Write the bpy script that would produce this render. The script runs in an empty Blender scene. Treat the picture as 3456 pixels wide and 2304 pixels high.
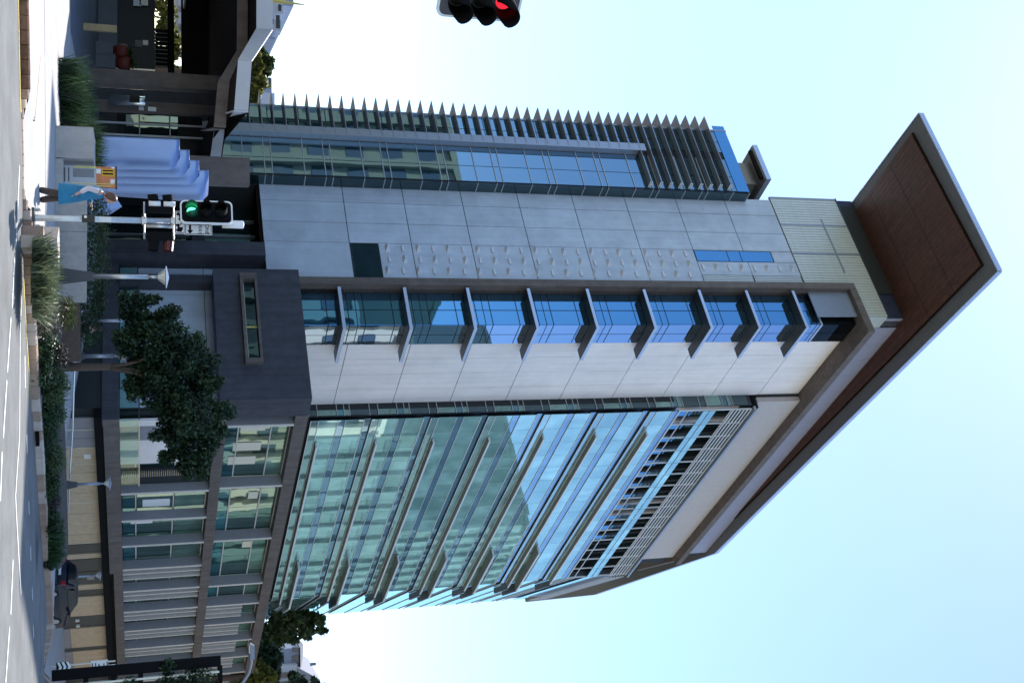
import bpy, bmesh, math, random
import numpy as np
from mathutils import Vector, Matrix, Euler
random.seed(7); rng = np.random.default_rng(7)
S = bpy.context.scene; COL = S.collection
rad = math.radians

# ------------------------------------------------------------------ camera (photo is a portrait frame lying on its side)
FPX = 3900.0; TILT = rad(18.16); ROLL = rad(0.35); CZ = 2.1
Fw = Vector((0, math.cos(TILT), math.sin(TILT))); Up = Vector((0, -math.sin(TILT), math.cos(TILT))); Rt = Vector((1, 0, 0))
IR = Rt*math.cos(ROLL) - Up*math.sin(ROLL); IU = Up*math.cos(ROLL) + Rt*math.sin(ROLL)
CAM = Vector((0, 0, CZ))
cd = bpy.data.cameras.new('camera'); cam = bpy.data.objects.new('camera', cd); COL.objects.link(cam)
cd.sensor_fit = 'HORIZONTAL'; cd.sensor_width = 36.0; cd.lens = FPX/3456*36.0
cd.clip_start = 0.1; cd.clip_end = 6000
cx, cy, cz = IU, -IR, -Fw          # local X = world up, local Y = world left
cam.matrix_world = Matrix(((cx.x, cy.x, cz.x, CAM.x), (cx.y, cy.y, cz.y, CAM.y), (cx.z, cy.z, cz.z, CAM.z), (0, 0, 0, 1)))
S.camera = cam

# ------------------------------------------------------------------ sky, sun, exposure
SUN_AZ = rad(-14.0); SUN_EL = rad(56.0)        # azimuth from +Y, to the left
w = bpy.data.worlds.new('World'); S.world = w; w.use_nodes = True
nt = w.node_tree; bg = nt.nodes['Background']
sky = nt.nodes.new('ShaderNodeTexSky'); sky.sky_type = 'NISHITA'; sky.sun_disc = False
sky.sun_elevation = SUN_EL; sky.sun_rotation = SUN_AZ % (2*math.pi); sky.air_density = 1.0; sky.dust_density = 0.25; sky.ozone_density = 2.2
nt.links.new(sky.outputs[0], bg.inputs[0]); bg.inputs[1].default_value = 0.15
tosun = Vector((math.sin(SUN_AZ)*math.cos(SUN_EL), math.cos(SUN_AZ)*math.cos(SUN_EL), math.sin(SUN_EL)))
sl = bpy.data.lights.new('sun', 'SUN'); sl.energy = 4.2; sl.angle = rad(0.53); sl.color = (1.0, 0.95, 0.87)
so = bpy.data.objects.new('sun', sl); COL.objects.link(so); so.rotation_euler = tosun.to_track_quat('Z', 'Y').to_euler(); so.location = (0, 0, 90)
S.view_settings.view_transform = 'Standard'; S.view_settings.look = 'None'; S.view_settings.gamma = 1.0
S.view_settings.exposure = 0.93
S.view_settings.use_curve_mapping = False
S.render.engine = 'CYCLES'
try:
    S.cycles.max_bounces = 6; S.cycles.glossy_bounces = 4; S.cycles.diffuse_bounces = 3; S.cycles.transparent_max_bounces = 8
    S.cycles.caustics_reflective = False; S.cycles.caustics_refractive = False
except Exception: pass

# ------------------------------------------------------------------ placing helpers
def ray(h, u): return Fw + IR*((u-1152)/FPX) + IU*((h-1728)/FPX)
def at(h, u, D):                       # photo position (height, across) at a distance D in front of the camera
    d = ray(h, u); return CAM + d*(D/d.y)
def sm(t): t = max(0., min(1., t)); return t*t*(3-2*t)
def gz(x, y):                          # the ground falls away to the right and back
    fx = 0.0 if x < -4 else (0.168*(x+4) if x < 10 else 2.352 + 0.055*(min(x, 60)-10))
    if -6 < x < -2: fx = 0.168*((x+6)**2)/8
    return -fx*sm((y-24)/48.0)
def ground(h, u, dz=0.0):
    d = ray(h, u); t = 30.0
    for _ in range(60):
        p = CAM + d*t; t = t*0.5 + 0.5*((gz(p.x, p.y)+dz-CZ)/d.z)
    return CAM + d*t

# ------------------------------------------------------------------ materials
MATS = {}
def mat(name, col, rough=0.6, metal=0.0, var=0.12, scale=3.0, bump=0.0, bscale=40.0, spec=0.5, emit=None, es=1.0, streak=0.0, coords='Object'):
    m = bpy.data.materials.new(name); m.use_nodes = True; n = m.node_tree.nodes; l = m.node_tree.links
    p = n['Principled BSDF']; p.inputs['Roughness'].default_value = rough; p.inputs['Metallic'].default_value = metal
    p.inputs['Specular IOR Level'].default_value = spec
    tc = n.new('ShaderNodeTexCoord')
    geo = n.new('ShaderNodeNewGeometry')
    src = geo.outputs['Position'] if coords == 'World' else tc.outputs['Object']
    if var > 0:
        no = n.new('ShaderNodeTexNoise'); no.inputs['Scale'].default_value = scale; no.inputs['Detail'].default_value = 6; no.inputs['Roughness'].default_value = 0.65
        l.new(src, no.inputs['Vector'])
        mr = n.new('ShaderNodeMapRange'); mr.inputs[1].default_value = 0.3; mr.inputs[2].default_value = 0.7
        mr.inputs[3].default_value = 1-var; mr.inputs[4].default_value = 1+var; l.new(no.outputs[0], mr.inputs[0])
        oi = n.new('ShaderNodeObjectInfo')
        ma = n.new('ShaderNodeMath'); ma.operation = 'MULTIPLY_ADD'; ma.inputs[1].default_value = var*0.6; ma.inputs[2].default_value = 1-var*0.3
        l.new(oi.outputs['Random'], ma.inputs[0])
        mm = n.new('ShaderNodeMath'); mm.operation = 'MULTIPLY'; l.new(mr.outputs[0], mm.inputs[0]); l.new(ma.outputs[0], mm.inputs[1])
        last = mm.outputs[0]
        if streak > 0:
            mp = n.new('ShaderNodeMapping'); mp.inputs['Scale'].default_value = (3.0, 3.0, 0.16); l.new(geo.outputs['Position'], mp.inputs[0])
            n2 = n.new('ShaderNodeTexNoise'); n2.inputs['Scale'].default_value = 1.0; n2.inputs['Detail'].default_value = 5; l.new(mp.outputs[0], n2.inputs['Vector'])
            m2 = n.new('ShaderNodeMapRange'); m2.inputs[1].default_value = 0.35; m2.inputs[2].default_value = 0.75; m2.inputs[3].default_value = 1+streak*0.4; m2.inputs[4].default_value = 1-streak
            l.new(n2.outputs[0], m2.inputs[0]); m3 = n.new('ShaderNodeMath'); m3.operation = 'MULTIPLY'; l.new(last, m3.inputs[0]); l.new(m2.outputs[0], m3.inputs[1]); last = m3.outputs[0]
        vm = n.new('ShaderNodeVectorMath'); vm.operation = 'SCALE'; vm.inputs[0].default_value = col[:3]; l.new(last, vm.inputs['Scale'])
        l.new(vm.outputs[0], p.inputs['Base Color'])
    else:
        p.inputs['Base Color'].default_value = (*col[:3], 1)
    if bump > 0:
        nb = n.new('ShaderNodeTexNoise'); nb.inputs['Scale'].default_value = bscale; nb.inputs['Detail'].default_value = 4; l.new(src, nb.inputs['Vector'])
        bp = n.new('ShaderNodeBump'); bp.inputs['Strength'].default_value = bump; bp.inputs['Distance'].default_value = 0.03
        l.new(nb.outputs[0], bp.inputs['Height']); l.new(bp.outputs[0], p.inputs['Normal'])
    if emit:
        p.inputs['Emission Color'].default_value = (*emit, 1); p.inputs['Emission Strength'].default_value = es
    MATS[name] = m; return m

def glassmat(name, tint, body, fac=0.45, wav=0.02, wscale=0.35):
    """coated curtain-wall glass: tinted mirror over a dark room; slight roller-wave distortion"""
    m = bpy.data.materials.new(name); m.use_nodes = True; n = m.node_tree.nodes; l = m.node_tree.links
    out = n['Material Output']; n.remove(n['Principled BSDF'])
    geo = n.new('ShaderNodeNewGeometry')
    g = n.new('ShaderNodeBsdfGlossy'); g.inputs['Color'].default_value = (*tint, 1); g.inputs['Roughness'].default_value = 0.015
    oi = n.new('ShaderNodeObjectInfo')
    cr = n.new('ShaderNodeMapRange'); cr.inputs[3].default_value = 0.6; cr.inputs[4].default_value = 1.5; l.new(oi.outputs['Random'], cr.inputs[0])
    no = n.new('ShaderNodeTexNoise'); no.inputs['Scale'].default_value = 0.6; no.inputs['Detail'].default_value = 2; l.new(geo.outputs['Position'], no.inputs['Vector'])
    mm = n.new('ShaderNodeMath'); mm.operation = 'MULTIPLY'; l.new(no.outputs[0], mm.inputs[0]); l.new(cr.outputs[0], mm.inputs[1])
    vm = n.new('ShaderNodeVectorMath'); vm.operation = 'SCALE'; vm.inputs[0].default_value = [2*c for c in body]; l.new(mm.outputs[0], vm.inputs['Scale'])
    d = n.new('ShaderNodeBsdfDiffuse'); l.new(vm.outputs[0], d.inputs['Color'])
    nb = n.new('ShaderNodeTexNoise'); nb.inputs['Scale'].default_value = wscale; nb.inputs['Detail'].default_value = 2; l.new(geo.outputs['Position'], nb.inputs['Vector'])
    bp = n.new('ShaderNodeBump'); bp.inputs['Strength'].default_value = 1.0; bp.inputs['Distance'].default_value = wav; l.new(nb.outputs[0], bp.inputs['Height']); l.new(bp.outputs[0], g.inputs['Normal'])
    fr = n.new('ShaderNodeFresnel'); fr.inputs['IOR'].default_value = 1.5
    ad = n.new('ShaderNodeMath'); ad.operation = 'MULTIPLY_ADD'; ad.inputs[1].default_value = 1-fac; ad.inputs[2].default_value = fac; l.new(fr.outputs[0], ad.inputs[0])
    mx = n.new('ShaderNodeMixShader'); l.new(ad.outputs[0], mx.inputs[0]); l.new(d.outputs[0], mx.inputs[1]); l.new(g.outputs[0], mx.inputs[2])
    l.new(mx.outputs[0], out.inputs[0]); MATS[name] = m; return m

def clearglass(name, tint=(0.8, 0.92, 0.9)):
    m = bpy.data.materials.new(name); m.use_nodes = True; n = m.node_tree.nodes; l = m.node_tree.links
    out = n['Material Output']; n.remove(n['Principled BSDF'])
    t = n.new('ShaderNodeBsdfTransparent'); t.inputs[0].default_value = (*tint, 1)
    g = n.new('ShaderNodeBsdfGlossy'); g.inputs['Roughness'].default_value = 0.02
    fr = n.new('ShaderNodeFresnel'); fr.inputs['IOR'].default_value = 1.5
    ad = n.new('ShaderNodeMath'); ad.operation = 'ADD'; ad.operation = 'MULTIPLY'; ad.inputs[1].default_value = 0.35; l.new(fr.outputs[0], ad.inputs[0])
    mx = n.new('ShaderNodeMixShader'); l.new(ad.outputs[0], mx.inputs[0]); l.new(t.outputs[0], mx.inputs[1]); l.new(g.outputs[0], mx.inputs[2]); l.new(mx.outputs[0], out.inputs[0])
    MATS[name] = m; return m

def leafmat(name, col, col2, trans=0.25):
    m = bpy.data.materials.new(name); m.use_nodes = True; n = m.node_tree.nodes; l = m.node_tree.links
    out = n['Material Output']; p = n['Principled BSDF']; p.inputs['Roughness'].default_value = 0.45; p.inputs['Specular IOR Level'].default_value = 0.4
    geo = n.new('ShaderNodeNewGeometry')
    no = n.new('ShaderNodeTexNoise'); no.inputs['Scale'].default_value = 1.3; no.inputs['Detail'].default_value = 3; l.new(geo.outputs['Position'], no.inputs['Vector'])
    ri = n.new('ShaderNodeMath'); ri.operation = 'MULTIPLY_ADD'; ri.inputs[1].default_value = 0.5; ri.inputs[2].default_value = -0.25; l.new(geo.outputs['Random Per Island'], ri.inputs[0])
    ad = n.new('ShaderNodeMath'); l.new(no.outputs[0], ad.inputs[0]); l.new(ri.outputs[0], ad.inputs[1])
    mr = n.new('ShaderNodeMapRange'); mr.inputs[1].default_value = 0.3; mr.inputs[2].default_value = 0.75; l.new(ad.outputs[0], mr.inputs[0])
    mx = n.new('ShaderNodeMix'); mx.data_type = 'RGBA'; mx.inputs[6].default_value = (*col, 1); mx.inputs[7].default_value = (*col2, 1); l.new(mr.outputs[0], mx.inputs[0])
    l.new(mx.outputs[2], p.inputs['Base Color'])
    t = n.new('ShaderNodeBsdfTranslucent'); l.new(mx.outputs[2], t.inputs[0])
    ms = n.new('ShaderNodeMixShader'); ms.inputs[0].default_value = trans; l.new(p.outputs[0], ms.inputs[1]); l.new(t.outputs[0], ms.inputs[2]); l.new(ms.outputs[0], out.inputs[0])
    MATS[name] = m; return m

mat('panel_grey', (0.47, 0.53, 0.62), 0.75, var=0.13, scale=0.7, bump=0.15, bscale=25, streak=0.08, coords='World')
mat('panel_white', (0.90, 0.82, 0.79), 0.38, var=0.07, scale=0.5, streak=0.07, coords='World')
mat('stud', (0.60, 0.62, 0.66), 0.6, var=0.05)
mat('concrete_dark', (0.052, 0.054, 0.068), 0.8, var=0.22, scale=1.6, bump=0.25, bscale=18, streak=0.22, coords='World')
mat('concrete_brown', (0.135, 0.11, 0.10), 0.8, var=0.2, scale=1.6, bump=0.25, bscale=18, streak=0.25, coords='World')
mat('concrete_fin', (0.29, 0.285, 0.30), 0.8, var=0.08, scale=6, bump=0.2, bscale=30, coords='World')
mat('fin_edge', (0.66, 0.60, 0.55), 0.7, var=0.08, coords='World')
mat('joint_dark', (0.03, 0.03, 0.033), 0.9, var=0)
mat('core_dark', (0.02, 0.023, 0.025), 0.8, var=0)
mat('metal_grey', (0.33, 0.36, 0.42), 0.4, 0.55, var=0.06)
mat('metal_blade', (0.42, 0.44, 0.46), 0.45, 0.35, var=0.08)
mat('metal_fin', (0.27, 0.28, 0.31), 0.5, 0.3, var=0.08)
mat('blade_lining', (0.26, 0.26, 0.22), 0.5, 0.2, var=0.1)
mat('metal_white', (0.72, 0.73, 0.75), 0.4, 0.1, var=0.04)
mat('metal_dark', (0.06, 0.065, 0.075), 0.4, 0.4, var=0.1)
mat('mullion_dark', (0.025, 0.03, 0.04), 0.4, 0.3, var=0)
mat('galv', (0.55, 0.55, 0.55), 0.38, 0.75, var=0.12, scale=8)
mat('stainless', (0.62, 0.62, 0.62), 0.22, 0.9, var=0.05)
mat('sculpture_blue', (0.20, 0.28, 0.50), 0.32, 0.6, var=0.08, scale=0.8)
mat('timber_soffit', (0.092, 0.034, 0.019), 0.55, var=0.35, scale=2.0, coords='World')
mat('timber_post', (0.42, 0.30, 0.16), 0.7, var=0.2, scale=6)
mat('cladding', (0.60, 0.62, 0.56), 0.35, 0.2, var=0.07, scale=2)
mat('roof_border', (0.15, 0.15, 0.152), 0.6, var=0.08)
mat('fascia', (0.50, 0.57, 0.72), 0.35, 0.4, var=0.06)
mat('clerestory_pale', (0.30, 0.30, 0.40), 0.6, var=0.05, coords='World')
mat('pinkish', (0.50, 0.45, 0.44), 0.7, var=0.06, coords='World')
mat('tile_beige', (0.58, 0.43, 0.28), 0.6, var=0.12, scale=3, coords='World')
mat('tile_grey', (0.30, 0.28, 0.29), 0.6, var=0.1, coords='World')
mat('tile_dark', (0.055, 0.05, 0.045), 0.5, var=0.15, coords='World')
mat('tile_line', (0.75, 0.66, 0.52), 0.6, var=0.05)
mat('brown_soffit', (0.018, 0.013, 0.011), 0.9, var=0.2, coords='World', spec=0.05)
mat('canopy_fascia', (0.45, 0.45, 0.47), 0.55, 0.1, var=0.05, scale=0.8)
mat('asphalt', (0.175, 0.178, 0.174), 0.92, var=0.26, scale=0.8, bump=0.7, bscale=60, coords='World')
mat('paving', (0.36, 0.355, 0.35), 0.85, var=0.10, scale=1.0, bump=0.2, bscale=30, coords='World')
mat('paving_shaded', (0.12, 0.14, 0.185), 0.7, var=0.12, scale=0.8, coords='World')
mat('far_ground', (0.16, 0.16, 0.14), 0.95, var=0.3, scale=0.05, coords='World')
mat('soil', (0.055, 0.045, 0.035), 0.95, var=0.3, scale=3, bump=0.5, coords='World')
mat('paint_white', (0.80, 0.80, 0.78), 0.7, var=0.1, scale=5)
mat('paint_yellow', (0.75, 0.55, 0.12), 0.7, var=0.15, scale=5)
mat('sandstone', (0.36, 0.25, 0.19), 0.85, var=0.22, scale=3, bump=0.5, bscale=20)
mat('sandstone_pale', (0.52, 0.43, 0.37), 0.85, var=0.15, scale=3, bump=0.3)
mat('kerb_rough', (0.155, 0.085, 0.055), 0.95, var=0.45, scale=5, bump=0.9, bscale=14, coords='World')
mat('planter', (0.42, 0.38, 0.35), 0.85, var=0.12, scale=4, bump=0.3, bscale=35, streak=0.1, coords='World')
mat('tactile', (0.75, 0.50, 0.36), 0.8, var=0.08)
mat('terracotta', (0.14, 0.022, 0.015), 0.55, var=0.2)
mat('black_gloss', (0.008, 0.009, 0.010), 0.25, var=0)
mat('black_matt', (0.007, 0.007, 0.008), 0.8, var=0, spec=0.1)
mat('navy_wall', (0.009, 0.013, 0.022), 0.35, var=0.2, coords='World', spec=0.2)
mat('navy_band', (0.035, 0.045, 0.085), 0.6, var=0.1, spec=0.2)
mat('signal_white', (0.85, 0.85, 0.86), 0.45, var=0.02)
mat('sign_white', (0.82, 0.80, 0.77), 0.5, var=0.03)
mat('lamp_cream', (0.80, 0.76, 0.64), 0.5, var=0.04)
mat('green_lens', (0.05, 0.6, 0.35), 0.3, var=0, emit=(0.08, 1.0, 0.5), es=2.2)
mat('visor_green_glow', (0.0, 0.10, 0.04), 0.5, var=0)  # glow of the green lens put into the visor colour
mat('red_lens', (0.7, 0.03, 0.05), 0.3, var=0, emit=(1.0, 0.02, 0.04), es=0.75)
mat('visor_red_glow', (0.07, 0.004, 0.004), 0.4, var=0)  # faint red signal light put into the visor colour
mat('dead_lens', (0.02, 0.018, 0.016), 0.35, var=0)
mat('grey_sheet', (0.075, 0.07, 0.075), 0.55, var=0.1)
mat('skin', (0.50, 0.30, 0.22), 0.55, var=0.04)
mat('cloth_blue', (0.018, 0.17, 0.30), 0.8, var=0.18, scale=5, bump=0.5, bscale=6)
mat('cloth_pale', (0.60, 0.55, 0.58), 0.85, var=0.06)
mat('cloth_brown', (0.075, 0.052, 0.04), 0.85, var=0.15)
mat('cloth_black', (0.012, 0.012, 0.014), 0.85, var=0.1)
mat('hair_brown', (0.11, 0.045, 0.028), 0.42, var=0.3, scale=12)
mat('hair_dark', (0.03, 0.012, 0.01), 0.5, var=0.2)
mat('car_blue', (0.004, 0.009, 0.028), 0.15, 0.0, var=0, spec=0.6)
mat('car_glass', (0.01, 0.012, 0.014), 0.06, var=0, spec=0.9)
mat('tyre', (0.015, 0.015, 0.015), 0.85, var=0)
mat('tail_red', (0.4, 0.01, 0.015), 0.25, var=0)
mat('bark', (0.13, 0.085, 0.06), 0.9, var=0.25, scale=10, bump=0.8, bscale=25)
mat('cream_wall', (0.80, 0.73, 0.58), 0.8, var=0.06, scale=0.3, coords='World')
mat('green_win', (0.13, 0.20, 0.18), 0.4, var=0.1, coords='World')
mat('green_grey_wall', (0.19, 0.27, 0.25), 0.8, var=0.12, scale=0.2, coords='World')
mat('olive_wall', (0.25, 0.275, 0.20), 0.8, var=0.10, scale=0.2, coords='World')
mat('pale_wall', (0.55, 0.58, 0.58), 0.8, var=0.1, scale=0.2, coords='World')
mat('house_white', (0.55, 0.56, 0.62), 0.7, var=0.04)
mat('house_blue', (0.30, 0.34, 0.46), 0.7, var=0.06)
mat('roof_dark', (0.06, 0.06, 0.08), 0.7, var=0.1)
mat('roof_pale', (0.30, 0.29, 0.33), 0.6, var=0.05)
mat('window_dark', (0.03, 0.045, 0.06), 0.1, var=0.2, spec=0.8)
mat('crane_yellow', (0.75, 0.62, 0.2), 0.5, var=0.05)
mat('info_orange', (0.62, 0.20, 0.07), 0.5, var=0.25, scale=4)
mat('info_yellow', (0.70, 0.36, 0.02), 0.5, var=0.05)
mat('info_stripe', (0.70, 0.62, 0.20), 0.5, var=0.05)
glassmat('glass_curtain', (0.58, 0.86, 0.88), (0.34, 0.53, 0.50), 0.52, 0.003, 0.25)
glassmat('glass_frit', (0.58, 0.80, 0.88), (0.30, 0.44, 0.43), 0.48, 0.005, 0.5)
glassmat('glass_mid', (0.42, 0.64, 0.86), (0.14, 0.22, 0.28), 0.5, 0.005, 0.5)
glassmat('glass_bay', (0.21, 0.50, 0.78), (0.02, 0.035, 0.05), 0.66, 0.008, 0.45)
glassmat('glass_bay_lit', (0.45, 0.62, 0.88), (0.03, 0.045, 0.05), 0.7, 0.008, 0.35)  # street-side copy of the bay glass, its brighter reflection put into the tint
glassmat('glass_wing', (0.42, 0.62, 0.78), (0.012, 0.03, 0.035), 0.5, 0.007, 0.28)
glassmat('glass_dark', (0.45, 0.62, 0.66), (0.010, 0.018, 0.02), 0.16, 0.02, 0.5)
glassmat('glass_slot', (0.3, 0.4, 0.5), (0.012, 0.032, 0.045), 0.06, 0.004, 0.3)
glassmat('glass_black', (0.3, 0.35, 0.4), (0.006, 0.007, 0.008), 0.03, 0.004, 0.3)
glassmat('glass_green', (0.60, 0.85, 0.80), (0.10, 0.17, 0.14), 0.24, 0.006, 0.3)
glassmat('glass_teal', (0.35, 0.62, 0.68), (0.03, 0.10, 0.12), 0.28, 0.03, 0.3)
glassmat('glass_pod', (0.70, 0.92, 0.86), (0.025, 0.055, 0.05), 0.32, 0.006, 0.45)
clearglass('glass_clear')
leafmat('leaf_dark', (0.008, 0.020, 0.010), (0.05, 0.10, 0.04), 0.3)
leafmat('leaf_mid', (0.030, 0.060, 0.020), (0.15, 0.19, 0.07), 0.35)
leafmat('leaf_yellow', (0.085, 0.10, 0.022), (0.26, 0.25, 0.05), 0.35)
leafmat('leaf_grey', (0.06, 0.085, 0.035), (0.22, 0.25, 0.15), 0.3)
leafmat('leaf_brown', (0.04, 0.03, 0.022), (0.085, 0.07, 0.05), 0.2)
leafmat('leaf_hedge', (0.012, 0.035, 0.010), (0.045, 0.095, 0.022), 0.25)

# ------------------------------------------------------------------ mesh helpers
class MB:
    def __init__(s): s.v = []; s.f = []
    def add(s, vs, fs):
        o = len(s.v); s.v += [tuple(v) for v in vs]; s.f += [tuple(i+o for i in f) for f in fs]; return s
    def box(s, x0, x1, y0, y1, z0, z1):
        return s.add([(x0,y0,z0),(x1,y0,z0),(x1,y1,z0),(x0,y1,z0),(x0,y0,z1),(x1,y0,z1),(x1,y1,z1),(x0,y1,z1)],
                     [(0,3,2,1),(4,5,6,7),(0,1,5,4),(1,2,6,5),(2,3,7,6),(3,0,4,7)])
    def prism(s, poly, z0, z1):
        n = len(poly); zs0 = z0 if isinstance(z0, (list, tuple)) else [z0]*n; zs1 = z1 if isinstance(z1, (list, tuple)) else [z1]*n
        return s.add([(p[0],p[1],zs0[i]) for i, p in enumerate(poly)] + [(p[0],p[1],zs1[i]) for i, p in enumerate(poly)],
                     [tuple(range(n-1,-1,-1)), tuple(range(n,2*n))] + [(i,(i+1)%n,(i+1)%n+n,i+n) for i in range(n)])
    def tube(s, pts, r, n=8, caps=True):
        pts = [Vector(p) for p in pts]; rs = r if isinstance(r, (list, tuple)) else [r]*len(pts); o = len(s.v)
        prev = None
        for i, p in enumerate(pts):
            d = (pts[min(i+1, len(pts)-1)] - pts[max(i-1, 0)]).normalized()
            x = d.orthogonal().normalized() if prev is None else (prev - d*prev.dot(d)).normalized(); prev = x; y = d.cross(x)
            for k in range(n):
                a = 2*math.pi*k/n; s.v.append(tuple(p + (x*math.cos(a) + y*math.sin(a))*rs[i]))
        for i in range(len(pts)-1):
            for k in range(n): s.f.append((o+i*n+k, o+i*n+(k+1)%n, o+(i+1)*n+(k+1)%n, o+(i+1)*n+k))
        if caps: s.f.append(tuple(o+k for k in range(n-1,-1,-1))); s.f.append(tuple(o+(len(pts)-1)*n+k for k in range(n)))
        return s
    def lathe(s, prof, n=16, c=(0,0,0)):
        o = len(s.v)
        for r, z in prof:
            for k in range(n): a = 2*math.pi*k/n; s.v.append((c[0]+r*math.cos(a), c[1]+r*math.sin(a), c[2]+z))
        for i in range(len(prof)-1):
            for k in range(n): s.f.append((o+i*n+k, o+i*n+(k+1)%n, o+(i+1)*n+(k+1)%n, o+(i+1)*n+k))
        s.f.append(tuple(o+k for k in range(n-1,-1,-1))); s.f.append(tuple(o+(len(prof)-1)*n+k for k in range(n)))
        return s
    def mesh(s, name, m, smooth=False):
        me = bpy.data.meshes.new(name); me.from_pydata(s.v, [], s.f); me.materials.append(MATS[m]); me.update()
        if smooth: me.polygons.foreach_set('use_smooth', [True]*len(me.polygons))
        return me
    def build(s, name, m, parent=None, loc=(0,0,0), smooth=False):
        return link(name, s.mesh(name, m, smooth), parent, loc)
def link(name, data, parent=None, loc=(0,0,0)):
    o = bpy.data.objects.new(name, data); COL.objects.link(o); o.location = loc
    if parent: o.parent = parent
    return o
def tag(o, label, cat, group=None):
    o['label'] = label; o['category'] = cat
    if group: o['group'] = group
    return o
def thing(name, label, cat, loc=(0,0,0), rz=0.0, group=None):
    o = link(name, None, None, loc); o.rotation_euler = (0,0,rz); o.empty_display_size = 0.3
    return tag(o, label, cat, group)
def struct(o, kind='structure'): o['kind'] = kind; return o
CACHE = {}
def piece(name, parent, m, a0, a1, b0, b1, z0, z1, rot=None, jit=0.0):
    """one box, its mesh shared with alike pieces"""
    a0, a1 = sorted((a0, a1)); b0, b1 = sorted((b0, b1)); z0, z1 = sorted((z0, z1))
    k = (m, name, round(a1-a0, 3), round(b1-b0, 3), round(z1-z0, 3))
    if k not in CACHE:
        x, y, z = k[2]/2, k[3]/2, k[4]/2; CACHE[k] = MB().box(-x, x, -y, y, -z, z).mesh(name, m)
    o = link(name, CACHE[k], parent, ((a0+a1)/2, (b0+b1)/2, (z0+z1)/2))
    if jit: o.rotation_euler = (rng.normal(0, jit), rng.normal(0, jit), 0 if rot is None else rot)
    elif rot: o.rotation_euler = (0, 0, rot)
    return o
def text_mesh(s, size, m, depth=0.004, align='CENTER', sx=1.0):
    c = bpy.data.curves.new('t', 'FONT'); c.body = s; c.size = size; c.extrude = depth; c.align_x = align; c.align_y = 'CENTER'
    o = bpy.data.objects.new('t', c); COL.objects.link(o); bpy.context.view_layer.update()
    me = bpy.data.meshes.new_from_object(o.evaluated_get(bpy.context.evaluated_depsgraph_get())); bpy.data.objects.remove(o)
    me.transform(Matrix.Scale(sx, 4, Vector((1,0,0)))); me.transform(Matrix.Rotation(math.pi/2, 4, 'X'))   # upright, faces -Y
    me.materials.clear(); me.materials.append(MATS[m]); return me
def leaf_cloud(name, blobs, n, size, m, parent=None, seed=0, shell=0.55, up=0.25, aspect=0.5):
    """leaf-sized quads spread through ellipsoids: blobs = (cx,cy,cz,rx,ry,rz)"""
    r = np.random.default_rng(seed); wts = np.array([b[3]*b[4]+b[4]*b[5]+b[3]*b[5] for b in blobs]); wts = wts/wts.sum()
    V = []; 
    for b, wt in zip(blobs, wts):
        k = max(6, int(n*wt)); d = r.normal(size=(k,3)); d /= np.linalg.norm(d, axis=1)[:,None]
        rr = shell + (1-shell)*r.random(k)**0.6; rr *= 1 + 0.10*r.normal(size=k)
        p = np.array(b[:3]) + d*rr[:,None]*np.array(b[3:6])
        nrm = d + 0.9*r.normal(size=(k,3)) + np.array([0,0,up]); nrm /= np.linalg.norm(nrm, axis=1)[:,None]
        t = np.cross(nrm, r.normal(size=(k,3))); t /= np.linalg.norm(t, axis=1)[:,None]; q = np.cross(nrm, t)
        sz = size*(0.6+0.8*r.random(k))[:,None]
        V.append(np.stack([p-t*sz, p-q*sz*aspect+nrm*sz*0.15, p+t*sz, p+q*sz*aspect+nrm*sz*0.15], axis=1).reshape(-1,3))
    V = np.concatenate(V); nf = len(V)//4
    me = bpy.data.meshes.new(name); me.vertices.add(len(V)); me.vertices.foreach_set('co', V.astype(np.float32).ravel())
    me.loops.add(len(V)); me.loops.foreach_set('vertex_index', np.arange(len(V), dtype=np.int32))
    me.polygons.add(nf); me.polygons.foreach_set('loop_start', np.arange(0, len(V), 4, dtype=np.int32)); me.polygons.foreach_set('loop_total', np.full(nf, 4, dtype=np.int32))
    me.materials.append(MATS[m]); me.update(calc_edges=True)
    return link(name, me, parent)
def blade_mesh(name, n, length, width, spread, m, seed=0, rad_=0.25, droop=0.6):
    """strap leaves arching out of a tuft"""
    r = random.Random(seed); b = MB()
    for i in range(n):
        a = r.uniform(0, 2*math.pi); L = length*r.uniform(0.6, 1.1); o = Vector((rad_*r.uniform(-1,1), rad_*r.uniform(-1,1), 0)); d = Vector((math.cos(a), math.sin(a), 0)); sd = Vector((-d.y, d.x, 0))
        sp = spread*r.uniform(0.25, 1.1); pts = []
        for k in range(5):
            t = k/4; pts.append(o + d*(L*sp*t) + Vector((0,0,1))*(L*(t - droop*sp*t*t)))
        o0 = len(b.v)
        for k, p in enumerate(pts):
            ww = width*(1-0.8*(k/4)**1.5); b.v += [tuple(p-sd*ww), tuple(p+sd*ww)]
        for k in range(4): b.f.append((o0+2*k, o0+2*k+1, o0+2*k+3, o0+2*k+2))
    return b.mesh(name, m)

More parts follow.
